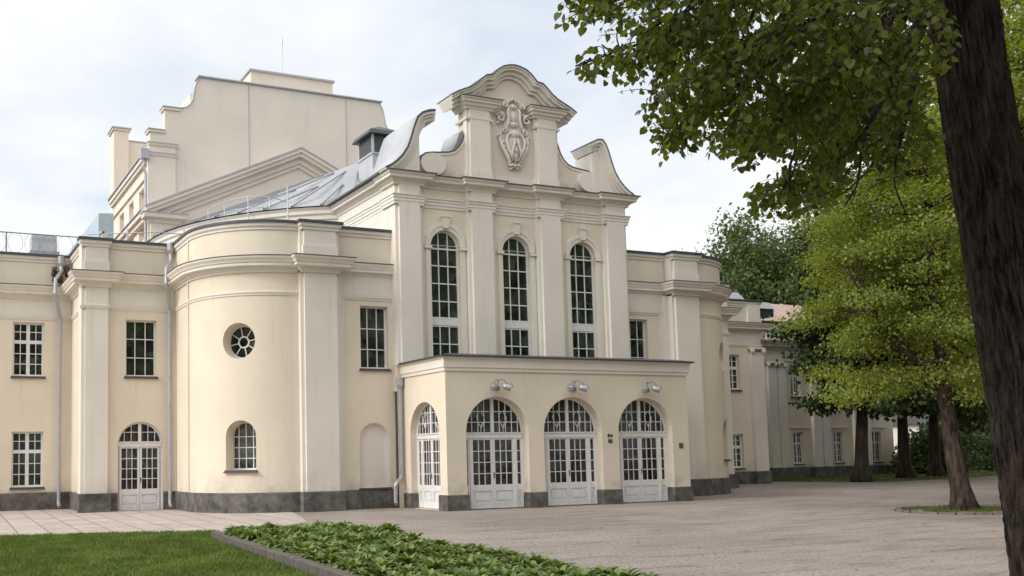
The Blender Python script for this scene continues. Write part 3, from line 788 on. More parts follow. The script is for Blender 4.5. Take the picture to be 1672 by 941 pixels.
# pilasters with ionic capitals on the right wing
def ionic(x0, x1, yf, yw, z=7.12):
    p.box(x0, x1, yf, yw, .6, z-.28); p.box(x0-.02, x1+.02, yf-.03, yw, z-.30, z-.25); p.box(x0-.06, x1+.06, yf-.08, yw, z-.06, z+.02)
    for x in (x0+.04, x1-.04): p.lathe((x, yf-.1, z-.15), [(.0, 0), (.12, 0), (.12, .12), (0, .12)], (0, 1, 0), 14); p.lathe((x, yf-.13, z-.15), [(.0, 0), (.05, 0), (.05, .06), (0, .06)], (0, 1, 0), 10)
    p.box(x0-.0, x1+.0, yf, yw, z+.02, 7.18)
ionic(40.1, 40.95, 39.82, 40.1)
for xm in (48.42, 52.02, 55.6):
    ionic(xm-.72, xm-.04, 46.08, 46.31); ionic(xm+.04, xm+.72, 46.08, 46.31); p.box(xm-.05, xm+.05, 46.2, 46.31, .6, 7.1)
    pl.sweep([(xm-.76, 46.3), (xm-.76, 46.08), (xm+.76, 46.08), (xm+.76, 46.3)], raise_prof(PLIN, .004))
    p.box(xm-.55, xm+.55, 46.22, 46.32, 8.46, 9.45); p.box(xm-.6, xm+.6, 46.18, 46.32, 8.46, 8.75)
pl.sweep([(40.08, 40.05), (40.08, 39.82), (41.0, 39.82), (41.0, 40.3)], raise_prof(PLIN, .004))
p.box(40.1, 40.95, 39.93, 40.1, 8.46, 9.45); p.box(40.05, 41.0, 39.9, 40.1, 8.46, 8.75)
p.box(-9, 5.44, 39.775, 39.802, 7.318, 7.93); p.box(35, 40.98, 40.025, 40.052, 7.318, 7.93); p.box(41.05, 58.6, 46.275, 46.302, 7.318, 7.93)
for a, b in fwx: s.box(a-.55, b+.45, 46.22, 46.31, 3.06, 3.14)
c.split('wing_cornice', 'trim', B); fl.split('wing_flashing', 'flash', B); s.split('wing_string_course', 'trim', B); ac.split('wing_attic_cap', 'trim', B); af.split('wing_attic_flashing', 'roofdark', B); pl.split('wing_plinth', 'plinth', B); p.split('wing_pilaster', 'trim', B)
r = MB(); r.box(-9, 5.4, 39.9, 60, 9.55, 9.62); r.box(35, 41, 40.2, 60, 9.55, 9.62); r.split('wing_flat_roof', 'roofdark', B)
# low pitched sheet roof over the far wing, with skylights
r = MB(); r.add([(41.3, 46.5, 9.66), (58.4, 46.5, 9.66), (58.4, 53, 12.1), (41.3, 53, 12.1), (41.3, 59.5, 9.66), (58.4, 59.5, 9.66)], [(0, 1, 2, 3), (3, 2, 5, 4), (0, 3, 4), (1, 5, 2)])
for i in range(14): x = 41.9+i*1.2; r.add([(x, 46.5, 9.66), (x+.05, 46.5, 9.66), (x+.05, 53, 12.1), (x, 53, 12.1), (x, 46.5, 9.72), (x+.05, 46.5, 9.72), (x+.05, 53, 12.16), (x, 53, 12.16)], [(4, 5, 6, 7), (0, 1, 5, 4), (1, 2, 6, 5), (3, 0, 4, 7)])
r.build('wing_pitched_roof', 'rust', B)
for x, y, sx, sy, h in ((41.15, 42.4, 1.2, 1.3, .95), (45.0, 44.2, 1.4, 1.2, .85), (49.2, 49.0, .9, .9, .3), (51.0, 49.4, .7, .8, .28)):
    k = MB(); z = 9.6 if y < 46 else 10.6
    k.box(x, x+sx, y, y+sy, z, z+h*.55); sk = k.build('roof_skylight', 'roofdark', B)
    k = MB(); zz = z+h*.55; i_ = .22
    k.add([(x-.06, y-.06, zz), (x+sx+.06, y-.06, zz), (x+sx+.06, y+sy+.06, zz), (x-.06, y+sy+.06, zz), (x+i_, y+i_, zz+h*.5), (x+sx-i_, y+i_, zz+h*.5), (x+sx-i_, y+sy-i_, zz+h*.5), (x+i_, y+sy-i_, zz+h*.5)], [(0, 1, 5, 4), (1, 2, 6, 5), (2, 3, 7, 6), (3, 0, 4, 7), (4, 5, 6, 7), (3, 2, 1, 0)])
    k.build('skylight_cap', 'capmetal', sk)

# ---- roofs behind ------------------------------------------------------------
RZ, EZ = 14.6, 11.70
r = MB()
prof = [(14.72, EZ), (15.6, 12.05), (16.8, 12.55), (18.2, 13.0), (20.2, 13.2), (22.2, 13.0), (23.6, 12.55), (24.8, 12.05), (25.68, EZ)]
n = len(prof)
r.add([(x, YG+.45, z) for x, z in prof]+[(x, 37.3, z) for x, z in prof], [(i, i+1, n+i+1, n+i) for i in range(n-1)])
for yy in np.arange(32.4, 37.2, 1.15):
    r.add([(x, yy, z+.002) for x, z in prof[:5]]+[(x, yy, z+.05) for x, z in prof[:5]]+[(x, yy+.05, z+.05) for x, z in prof[:5]], [(i, i+1, 6+i, 5+i) for i in range(4)]+[(5+i, 6+i, 11+i, 10+i) for i in range(4)])
DC, DR = (20.2, 45.5), 10.45
nseg = 56; vs = []; fs = []
rings = [(DR+.25, EZ), (DR*.75, 12.75), (DR*.5, 14.0), (DR*.25, 15.35), (.15, 16.5)]
for rr, z in rings:
    for i in range(nseg): an = 2*PI*i/nseg; vs.append((DC[0]+rr*math.cos(an), DC[1]+rr*math.sin(an), z))
for j in range(len(rings)-1):
    for i in range(nseg): fs.append((j*nseg+i, j*nseg+(i+1) % nseg, (j+1)*nseg+(i+1) % nseg, (j+1)*nseg+i))
r.add(vs, fs)
for i in range(0, nseg):
    an = 2*PI*i/nseg; ca, sa = math.cos(an), math.sin(an); tx, ty = -sa*.03, ca*.03
    rg = [rings[0], rings[2]] if i % 2 else [rings[0], rings[3]]
    (r0, z0), (r1, z1) = rg; P0 = (DC[0]+r0*ca, DC[1]+r0*sa); P1 = (DC[0]+r1*ca, DC[1]+r1*sa)
    r.add([(P0[0]-tx, P0[1]-ty, z0), (P1[0]-tx, P1[1]-ty, z1), (P1[0]-tx, P1[1]-ty, z1+.07), (P0[0]-tx, P0[1]-ty, z0+.07), (P0[0]+tx, P0[1]+ty, z0), (P1[0]+tx, P1[1]+ty, z1), (P1[0]+tx, P1[1]+ty, z1+.07), (P0[0]+tx, P0[1]+ty, z0+.07)],
          [(0, 1, 2, 3), (7, 6, 5, 4), (3, 2, 6, 7)])
r.build('sheet_roof', 'roof', B)
d = MB(); circ = [(DC[0]+DR*math.cos(-2*PI*i/72), DC[1]+DR*math.sin(-2*PI*i/72)) for i in range(73)]
circ = list(reversed(circ))
d.sweep(circ, [(0, 8), (0, 11.2), (.05, 11.2), (.05, 11.35), (.12, 11.42), (.12, 11.55), (.2, 11.66), (0, 11.7)], cap=False); d.build('drum_wall', 'trim', B)
e = MB(); e.sweep([(15.2, 37.2), (15.2, 31.5)], [(.44, 11.66), (.50, 11.66), (.50, 11.72), (.44, 11.73)]); e.build('roof_eave', 'flash', B)
# roof ventilator
cz = 14.5; vx, vy = 18.35, 39.8
v = MB(); v.box(vx, vx+1.45, vy, vy+1.55, cz-2.0, cz+.72); vent = v.build('roof_ventilator', 'capmetal', B)
v = MB()
v.box(vx+.03, vx+1.42, vy+.03, vy+1.52, cz+.72, cz+1.55); v.build('louvre', 'mesh', vent)
v = MB()
for a in (vx, vx+1.38):
    for b in (vy, vy+1.48): v.box(a, a+.09, b, b+.09, cz+.72, cz+1.58)
v.box(vx-.05, vx+1.5, vy-.05, vy+1.6, cz+.68, cz+.76); v.build('post', 'capmetal', vent)
v = MB(); e_ = .24; zz = cz+1.58
v.add([(vx-e_, vy-e_, zz), (vx+1.45+e_, vy-e_, zz), (vx+1.45+e_, vy+1.55+e_, zz), (vx-e_, vy+1.55+e_, zz), (vx-e_+.1, vy-e_+.1, zz+.2), (vx+1.35+e_, vy-e_+.1, zz+.2), (vx+1.35+e_, vy+1.45+e_, zz+.2), (vx-e_+.1, vy+1.45+e_, zz+.2), (vx+.72, vy+.77, zz+.66)],
      [(0, 3, 2, 1), (0, 1, 5, 4), (1, 2, 6, 5), (2, 3, 7, 6), (3, 0, 4, 7), (4, 5, 8), (5, 6, 8), (6, 7, 8), (7, 4, 8)]); v.build('cap', 'roofdark', vent)

# ---- stage tower and hall gable ----------------------------------------------
YT = 54.5
tl = [(11.6, 0), (11.6, 20.04), (12.42, 20.04), (12.42, 21.4), (13.28, 21.42), (13.62, 21.52), (13.88, 21.75), (14.03, 22.05), (14.10, 22.5), (14.2, 22.95), (14.42, 23.36)]
tr = [(40.05-x, z) for x, z in reversed(tl)]
tw = MB(); tw.prism(list(reversed(tl+tr)), lambda a, b, k: (a, YT if k == 0 else YT+.7, b)); tw.f = [tuple(reversed(f_)) for f_ in tw.f]
tw.box(14.0, 26.2, YT+.6, 67, 8, 22.6); tw.box(12.5, 26.5, 65.9, 66.3, 8, 22.85); tw.box(13.0, 27.4, YT+.6, 67, 8, 18.5)
tw.box(11.6, 12.55, 65.6, 67.0, 8, 23.5)
panel(tw, FX(11.62), rect(YT+.4, 66.4, 8, 18.9), [rect(56.2, 57.6, 14.2, 17.2), rect(59.2, 60.6, 14.2, 17.2), rect(62.2, 63.6, 14.2, 17.2)], .3)
tw.split('stage_tower', 'cream_tower', B)
t = MB(); fl = MB()
t.box(11.52, 13.0, YT-.12, YT+.3, 8, 19.25)
for z in (18.68, 19.25): t.sweep([(11.56, YT+.9), (11.56, YT-.12), (13.0, YT-.12), (13.0, YT+.1)], [(0, z-.16), (.06, z-.14), (.12, z), (0, z+.02)]); fl.sweep([(11.56, YT+.9), (11.56, YT-.12), (13.0, YT-.12), (13.0, YT+.1)], [(0, z+.022), (.14, z+.002), (.14, z+.045), (0, z+.09)])
for x0, x1, z in ((11.6, 12.42, 20.04), (12.42, 13.3, 21.4)): t.box(x0-.1, x1, YT-.1, YT+.75, z-.14, z-.01); fl.box(x0-.14, x1, YT-.14, YT+.8, z, z+.05)
fl.band([(13.2, 21.43)]+tl[5:]+tr[:6]+[(26.85, 21.43)], -.005, .03, YT-.06, YT+.74)
fl.box(14.3, 25.8, YT-.14, YT+.78, 23.40, 23.47)
t.box(11.45, 11.65, YT+.9, 66, 18.3, 18.5); t.box(11.35, 11.65, YT+.9, 66, 18.5, 18.75); fl.box(11.25, 11.9, YT+.9, 66, 18.76, 18.86)
t.box(11.50, 11.65, YT+.5, 66.4, 17.5, 17.65); t.box(11.38, 11.65, YT-.5, 66.4, 15.0, 15.25); t.box(11.2, 11.65, YT-.5, 66.4, 15.25, 15.5); fl.box(11.1, 11.66, YT-.5, 66.4, 15.51, 15.56)
t.box(11.5, 12.65, 65.5, 67.1, 23.42, 23.55); fl.box(11.44, 12.72, 65.42, 67.2, 23.56, 23.64); t.box(11.45, 11.7, 65.4, 67.1, 18.9, 19.2)
fl.box(12.56, 15.0, 65.85, 66.35, 22.86, 22.94)
# hall gable in front of the tower
YH = 54.0
hg = MB(); hg.prism([(11.75, 8), (28.3, 8), (28.3, 15.5), (20.1, 19.2), (11.75, 15.5)], lambda a, b, k: (a, YH if k == 0 else YT+.02, b)); hg.build('hall_gable', 'cream_tower', B)
rk = [(11.1, 15.42), (20.1, 19.62), (29.1, 15.42)]
t.band(rk, -.95, -.72, YH-.12, YH+.4); t.band(rk, -.73, -.42, YH-.24, YH+.45); t.band(rk, -.425, -.22, YH-.5, YH+.5); t.band(rk, -.225, -.03, YH-.62, YH+.52); fl.band(rk, -.032, .05, YH-.68, YH+.55)
t.box(11.5, 13.0, YH-.14, YH+.1, 8, 15.0)
pa = [(11.5, YH+.3), (11.5, YH-.14), (13.0, YH-.14), (13.0, YH+.02)]
t.sweep(pa, [(0, 14.6), (.1, 14.65), (.14, 14.8), (.42, 14.88), (.45, 15.12), (0, 15.16)]); fl.sweep(pa, [(0, 15.162), (.5, 15.125), (.5, 15.17), (0, 15.26)])
for z in (13.5, 12.1): t.sweep(pa, [(0, z-.12), (.06, z-.1), (.1, z), (0, z+.04)])
t.split('tower_trim', 'cream_tower', B); fl.split('tower_flashing', 'capmetal', B)
v = MB(); v.tri_poly([ell(19.5, 14.6, .9, 1.1)], lambda a, b: (a, YH-.03, b)); ow = v.build('oval_window', 'glass', B)
v = MB(); ringband(v, F(YH), ell(19.5, 14.6, 1.05, 1.25), ell(19.5, 14.6, .88, 1.08), 0, .12); v.build('frame', 'roof', ow)
v = MB(); v.box(18.4, 23.8, 57.5, 61, 22.5, 25.45); v.build('rooftop_block', 'cream_tower', B)
v = MB(); v.box(18.28, 23.92, 57.38, 61.1, 25.45, 25.56); v.build('rooftop_coping', 'capmetal', B)
v = MB(); v.box(17.75, 18.38, 57.6, 58.6, 22.5, 24.75); v.build('rooftop_vent', 'roofdark', B)
v = MB(); v.tube([(20.7, 58.2, 25.5), (20.7, 58.2, 28.2)], .022, 6); v.tube([(20.7, 58.2, 27.75), (20.7, 58.2, 28.05)], .045, 6); v.build('lightning_rod', 'steelrail', B)
v = MB(); v.tube([(11.35, YT-.05, 18.3), (11.2, YT-.05, 17.9), (11.35, YT-.05, 17.5), (11.35, YT-.05, 12)], .09, 8); v.box(11.05, 11.5, YT-.3, YT+.15, 18.3, 18.85); v.build('tower_downpipe', 'zinc', B)
# concrete seams as thin pipes (lightning conductor strips) on the tower face
v = MB()
for x in (17.3, 23.4): v.box(x-.02, x+.02, YT-.03, YT, 16, 23.3)
v.split('conductor_strip', 'zinc', B)
# safety rail of the roof terrace behind the round bay
v = MB(); rp = [(11.19, 40.99), (11.25, 40.3), (11.48, 39.55), (11.75, 38.84), (12.13, 38.39), (12.5, 38.18), (12.95, 38.12), (13.4, 38.3), (13.9, 38.7)]
for z in (12.3, 11.85, 11.3): v.tube([(x, y, z) for x, y in rp], .022, 6)
for i in (0, 2, 4, 6, 8): v.tube([(*rp[i], 9.6), (*rp[i], 12.3)], .025, 6)
v.tube([(13.1, 36.4, 9.6), (13.1, 36.4, 12.35)], .03, 6); v.split('terrace_rail', 'steelrail', B)
v = MB(); v.tube([(5.9, 38.6, 10.35), (7.2, 37.8, 10.32), (8.2, 37.3, 10.33), (9.4, 37.2, 10.3)], .02, 6)
for x, y in ((7.2, 37.8), (9.2, 37.2)): v.tube([(x, y, 9.6), (x, y, 10.5)], .03, 6)
v.split('terrace_rail', 'steelrail', B)
v = MB(); a_, b_, c_ = (6.05, 47.5), (7.3, 45.0), (7.95, 45.0)
for d_ in (0, .03):
    v.add([(*a_, 9.6), (*b_, 9.6), (*c_, 9.6), (*a_, 11.0), (*b_, 12.75), (*c_, 12.8)] if d_ == 0 else [(a_[0], a_[1]+d_, 9.6), (b_[0], b_[1]+d_, 9.6), (c_[0], c_[1]+d_, 9.6), (a_[0], a_[1]+d_, 11.0), (b_[0], b_[1]+d_, 12.75), (c_[0], c_[1]+d_, 12.8)], [(0, 1, 4, 3), (1, 2, 5, 4)])
v.build('glass_screen', 'blueglass', B)
# ornamental roof railing above the left wing
v = MB(); z0, z1 = 9.85, 10.62
v.tube([(-9, 40.5, z1), (6.0, 40.5, z1)], .022, 6); v.tube([(-9, 40.5, z0), (6.0, 40.5, z0)], .018, 6)
for i in range(8):
    x = 3.1-i*1.9
    v.tube([(x, 40.5, 9.55), (x, 40.5, z1+.02)], .025, 6)
for i in range(22):
    x = 5.6-i*.62
    v.tube([(x-.2, 40.5, z0), (x-.06, 40.5, z0+.2), (x-.03, 40.5, z0+.39), (x-.06, 40.5, z0+.57), (x-.2, 40.5, z1)], .007, 5)
    v.tube([(x+.2, 40.5, z0), (x+.06, 40.5, z0+.2), (x+.03, 40.5, z0+.39), (x+.06, 40.5, z0+.57), (x+.2, 40.5, z1)], .007, 5)
v.build('roof_railing', 'iron', B)
v = MB(); v.prism([(40.6, 9.95), (41.5, 9.95), (41.45, 10.6), (40.75, 10.66)], lambda a, b, k: (4.05 if k == 0 else 5.0, a, b)); v.box(3.98, 5.08, 40.55, 41.55, 9.6, 10.0); v.build('roof_hatch', 'zinc', B)
v = MB(); v.box(6.12, 6.3, 36.9, 37.1, 9.6, 10.12); v.box(6.05, 6.2, 36.9, 37.1, 10.05, 10.14); v.build('roof_pipe_stub', 'cream', B)

# ---- downpipes -----------------------------------------------------------------
def downpipe(x, y, ztop, kink, parent=B, hop=True):
    v = MB(); r_ = .072
    if kink:
        v.tube([(x+.02, y, ztop), (x+.02, y-.04, 9.02), (x-.22, y-.42, 8.66), (x-.24, y-.46, 8.12), (x-.04, y-.06, 7.42), (x, y, 7.2), (x, y, .35), (x, y-.03, .2), (x, y-.16, .1)], r_, 10)
    else:
        v.tube([(x, y, ztop), (x, y, 1.1), (x-.05, y-.03, 1.0), (x-.25, y-.1, .85), (x-.3, y-.12, .75), (x-.3, y-.12, .25), (x-.34, y-.22, .14)], r_, 10)
    if hop:
        v.lathe((x+(.02 if kink else 0), y, ztop-.1), [(.05, -.15), (.06, 0), (.13, .16), (.13, .42), (0, .42)], (0, 0, 1), 12)
    for z in (1.6, 2.9, 4.2, 5.5, 6.7):
        if z < ztop-.5: v.lathe((x, y, z), [(.07, -.015), (.07, .015)], (0, 0, 1), 10)
    v.build('downpipe', 'zinc', parent)
downpipe(5.0, 39.6, 9.3, True); downpipe(8.42, 36.15, 9.35, True); downpipe(15.28, 31.25, 4.15, False)

nb_ = bmesh.new(); random.seed(3)
for k in range(16):
    bmesh.ops.create_icosphere(nb_, subdivisions=2, radius=random.uniform(.05, .12), matrix=Matrix.Translation(Vector((5.02+random.uniform(-.28, .3), 39.68+random.uniform(-.1, .05), 8.95+random.uniform(-.36, .3)))-B.location))
for v_ in nb_.verts: v_.co += Vector((random.uniform(-.03, .03), random.uniform(-.03, .03), random.uniform(-.03, .03)))
me = bpy.data.meshes.new('dirt_growth'); nb_.to_mesh(me); nb_.free(); me.materials.append(stone('dry_dirt', (.05, .042, .034), (.14, .12, .10), 9)); o = bpy.data.objects.new('dirt_growth', me); COL.objects.link(o); o.parent = B

# ---- wall lamps and small signs (hung on the porch) ------------------------------
def lamp(x, z, label):
    L = empty('wall_lamp', (x, YPO, z), label, 'lamp', 'double wall lamps over the porch arches')
    b = MB(); b.lathe((x, YPO, z-.02), [(.0, 0), (.085, 0), (.085, .05), (.05, .07), (0, .07)], (0, -1, 0), 14); b.lathe((x, YPO-.13, z-.04), [(0, -.07), (.06, -.07), (.075, 0), (.06, .07), (0, .07)], (0, 0, 1), 12); b.tube([(x, YPO-.05, z-.03), (x, YPO-.13, z-.04)], .03, 8); b.build('bracket', 'iron', L)
    for s in (-1, 1):
        a = MB(); a.tube([(x, YPO-.12, z-.02), (x-.0*s, YPO-.14, z+.16), (x+.05*s, YPO-.2, z+.24), (x+.15*s, YPO-.27, z+.22), (x+.24*s, YPO-.32, z+.12), (x+.28*s, YPO-.34, z+.03)], .014, 6); a.build('arm', 'iron', L)
        h = MB(); ax = Vector((.80*s, -.48, -.30)).normalized()
        c0 = Vector((x+.21*s, YPO-.27, z-.0))
        h.lathe(c0, [(0, -.10), (.05, -.10), (.085, -.07), (.10, -.01), (.104, .16), (.098, .18)], ax, 16); hd = h.build('lamp_head', 'zinc', L, True)
        g = MB(); g.lathe(c0+ax*.165, [(0, -.01), (.096, -.01), (.096, .004), (.075, .016), (0, .022)], ax, 16); g.build('lens', 'lampglass', hd, True)
        y_ = MB(); y_.tube([c0+Vector((.13*s, -.06, .12)), c0+Vector((.19*s, -.1, .07)), c0+Vector((.2*s, -.12, -.04))], .012, 5); y_.build('yoke', 'iron', L)
lamp(17.29, 3.95, 'grey double wall lamp above the left of three front arches')
lamp(20.30, 3.95, 'grey double wall lamp above the middle front arch')
lamp(23.40, 3.95, 'grey double wall lamp above the right front arch beside the maroon plate')
def plate(x, z, w_, h_, label, marks, mat='black'):
    v = MB(); v.box(x-w_/2, x+w_/2, YPO-.025, YPO+.001, z-h_/2, z+h_/2); o = v.build('wall_sign', mat); tag(o, label, 'sign')
    v = MB()
    for mx, mz, mw, mh in marks: v.box(x+mx-mw/2, x+mx+mw/2, YPO-.029, YPO-.024, z+mz-mh/2, z+mz+mh/2)
    q = v.build('lettering', 'signmark', o)
plate(21.74, 2.34, .075, .11, 'small black wall box left of its upper twin between middle and right doors', [(0, .02, .03, .015)])
plate(21.86, 2.34, .075, .09, 'small black wall box with pale top, right one of the upper pair between doors', [(0, .03, .05, .02)])
plate(21.80, 2.15, .16, .12, 'square dark plate below the two small boxes between middle and right doors', [(0, .02, .09, .012), (0, -.02, .07, .012)])
plate(24.89, 1.96, .17, .17, 'dark maroon plate on the porch pier right of the last door', [(-.03, .0, .03, .035), (.025, .01, .03, .045)], 'sign')

# ------------------------------------------------------------------ ground
g = sheet('ground', [(-400, -300), (500, -300), (500, 500), (-400, 500)], -.03, 'soil')
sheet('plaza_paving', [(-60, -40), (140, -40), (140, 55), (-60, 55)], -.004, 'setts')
sheet('sidewalk', [(-14, 27.8), (1.94, 26.2), (6.88, 24.35), (8.4, 24.6), (9.9, 26.2), (10.6, 28.6), (11.4, 31.6), (9, 41), (-14, 41)], 0.0, 'slabs')
def kx(y): return 5.05+(y-9)*.0775          # left edge of the plant bed
LAWN = [(-14, 6), (kx(6)-.02, 6), (kx(22.1)-.02, 22.1), (6.55, 23.6), (6.88, 24.3), (4.4, 25.2), (1.94, 26.15), (-14, 28.2)]
sheet('lawn', LAWN, .004, 'lawn')
sheet('planting_soil', [(kx(6), 6), (8.1, 6), (8.25, 10), (8.75, 15.5), (9.3, 19.5), (9.45, 21.6), (9.2, 22.5), (kx(22.3), 22.3)], .03, 'soil')
sheet('grass_verge', [(42.9, 41.6), (44.3, 38.4), (46.3, 36.6), (50, 37.2), (58, 39.2), (70, 40), (120, 44), (120, 46.2), (63, 46.2), (42.9, 46.2)], .004, 'lawn')
sheet('dirt_patch', [(44.6, 38.6), (46.6, 37.2), (52, 38.2), (60, 39.8), (60, 42.5), (47, 42.5)], .008, 'soil')

# bed kerb: individual stones along the left and back edges
kerb_n = 0
def kerb_stone(x0, y0, x1, y1):
    global kerb_n
    d = Vector((x1-x0, y1-y0, 0)); l = d.length; d.normalize(); nrm = Vector((-d.y, d.x, 0)); v = MB()
    hh = .16+random.uniform(-.012, .012); a = Vector((x0, y0, 0))+d*.006; b = Vector((x1, y1, 0))-d*.006; w_ = .17
    q = [a, b, b-nrm*w_, a-nrm*w_]; bv = .015
    top_ = [a+d*bv-nrm*bv, b-d*bv-nrm*bv, b-d*bv-nrm*(w_-bv), a+d*bv-nrm*(w_-bv)]
    v.add([(*p.xy, -.02) for p in q]+[(*p.xy, hh-bv) for p in q]+[(*p.xy, hh) for p in top_], [(0, 1, 5, 4), (1, 2, 6, 5), (2, 3, 7, 6), (3, 0, 4, 7), (4, 5, 9, 8), (5, 6, 10, 9), (6, 7, 11, 10), (7, 4, 8, 11), (8, 9, 10, 11)])
    o = v.build('kerb_stone', 'kerb'); tag(o, 'brown kerb stone in the low edging of the plant bed', 'kerb stone', 'kerb stones edging the plant bed')
y = 9.0
while y < 22.1:
    l = random.choice((.85, .95, 1.0)); y2 = min(y+l, 22.15)
    kerb_stone(kx(y), y, kx(y2), y2); y = y2

# stone ring and weeds of the middle tree
RC = (26.0, 18.45); RRX, RRY = 1.62, 1.62
v = MB(); v.tri_poly([ell(0, 0, 1.6, 1.6, 40)], lambda a, b: (RC[0]+a, RC[1]+b, .03)); o = v.build('tree_pit_soil', 'soil'); o['kind'] = 'structure'
nst = 26
for i in range(nst):
    a0, a1 = 2*PI*(i+.04)/nst, 2*PI*(i+.96)/nst; v = MB(); r0, r1 = 1.56, 1.56+random.uniform(.14, .2); h_ = random.uniform(.05, .085)
    pts = [(r1*math.cos(a0), r1*math.sin(a0)), (r1*math.cos(a1), r1*math.sin(a1)), (r0*math.cos(a1), r0*math.sin(a1)), (r0*math.cos(a0), r0*math.sin(a0))]
    v.add([(RC[0]+x, RC[1]+y_, -.01) for x, y_ in pts]+[(RC[0]+x*.995, RC[1]+y_*.995, h_+random.uniform(-.012, .012)) for x, y_ in pts], [(0, 1, 5, 4), (1, 2, 6, 5), (2, 3, 7, 6), (3, 0, 4, 7), (4, 5, 6, 7)])
    o = v.build('edging_stone', 'ringstone'); tag(o, 'rough edging stone in the ring around the yellow-green maple', 'edging stone', 'edging stones around the maple')

# ------------------------------------------------------------------ leaves and trees
def fast_mesh(name, co, faces_flat, loop_start, loop_total, mat, smooth=False):
    me = bpy.data.meshes.new(name)
    me.vertices.add(len(co)); me.vertices.foreach_set('co', np.ascontiguousarray(co, dtype=np.float32).ravel())
    me.loops.add(len(faces_flat)); me.loops.foreach_set('vertex_index', faces_flat.astype(np.int32))
    me.polygons.add(len(loop_start)); me.polygons.foreach_set('loop_start', loop_start.astype(np.int32))
    try: me.polygons.foreach_set('loop_total', loop_total.astype(np.int32))
    except Exception: pass
    me.update(calc_edges=True); me.validate()
    me.materials.append(M[mat] if isinstance(mat, str) else mat); return me

HEART = (np.array([(0, .02, 0), (.30, -.07, .04), (.50, .22, .07), (.37, .62, .03), (0, 1.05, -.08), (-.37, .62, .03), (-.50, .22, .07), (-.30, -.07, .04), (0, .45, -.03)]),
         [(0, 1, 2, 8), (8, 2, 3, 4), (0, 8, 6, 7), (8, 4, 5, 6)])
OVAL = (np.array([(0, 0, 0), (.34, .4, .06), (0, 1, -.04), (-.34, .4, .06)]), [(0, 1, 2), (0, 2, 3)])
STAR = (np.array([(0, 0, 0), (.5, .12, .03), (.28, .42, .06), (.52, .72, -.02), (0, 1.1, -.1), (-.52, .72, -.02), (-.28, .42, .06), (-.5, .12, .03)]),
        [(0, 1, 2, 4), (2, 3, 4), (0, 4, 6, 7), (6, 4, 5)])
FAN = (np.array([(0, 0, 0), (.55, .25, -.02), (.42, .8, -.16), (0, 1.1, -.22), (-.42, .8, -.16), (-.55, .25, -.02), (0, .5, .03)]), [(0, 1, 2, 6), (6, 2, 3), (6, 3, 4), (0, 6, 4, 5)])

def leaf_arrays(P, Y, Nn, S, tpl):
    """P origin, Y leaf axis, Nn approx blade normal, S size"""
    Y = Y/np.linalg.norm(Y, axis=1, keepdims=True)
    X = np.cross(Y, Nn); X /= (np.linalg.norm(X, axis=1, keepdims=True)+1e-9); Z = np.cross(X, Y)
    tv, tf = tpl; k = len(tv)
    co = P[:, None, :]+S[:, None, None]*(tv[None, :, 0:1]*X[:, None, :]+tv[None, :, 1:2]*Y[:, None, :]+tv[None, :, 2:3]*Z[:, None, :])
    return co.reshape(-1, 3), k, tf

def leaf_mesh(name, P, Y, Nn, S, tpl, mat, origin):
    co, k, tf = leaf_arrays(P-np.array(origin), Y, Nn, S, tpl); n = len(P)
    base = np.arange(n)*k; fl = np.concatenate([np.array(f) for f in tf]); lens = np.array([len(f) for f in tf])
    flat = (base[:, None]+fl[None, :]).ravel(); tot = np.tile(lens, n); start = np.concatenate([[0], np.cumsum(tot)[:-1]])
    return fast_mesh(name, co, flat, start, tot, mat)

def unit(a): return a/(np.linalg.norm(a, axis=1, keepdims=True)+1e-9)

def bez(a, b, sag=0.0, n=7, wig=.0, lift=0.0):
    a, b = Vector(a), Vector(b); out = []; L_ = (b-a).length
    off = Vector((random.uniform(-1, 1), random.uniform(-1, 1), random.uniform(-.4, .4)))*wig*L_
    for i in range(n):
        t = i/(n-1); p_ = a.lerp(b, t)+off*math.sin(PI*t); p_.z += (lift-sag)*L_*math.sin(PI*t); out.append(p_)
    return out

def trunk_tube(mb, pts, radii, sides=16, rough=.05, flare=0.0):
    o = len(mb.v); mb.tube(pts, radii, sides)
    if rough:
        n = len(pts)
        for i in range(n):
            c_ = Vector(pts[i])
            for k in range(sides):
                p_ = Vector(mb.v[o+i*sides+k]); d_ = p_-c_
                q = 1+rough*math.sin(k*2.4+i*.35+math.sin(i*.7))+rough*.6*math.sin(k*5.1-i*.5)
                if flare and i < 3: q += flare*(1-i/3)*(.5+.5*math.sin(k*1.9))
                mb.v[o+i*sides+k] = tuple(c_+d_*q)

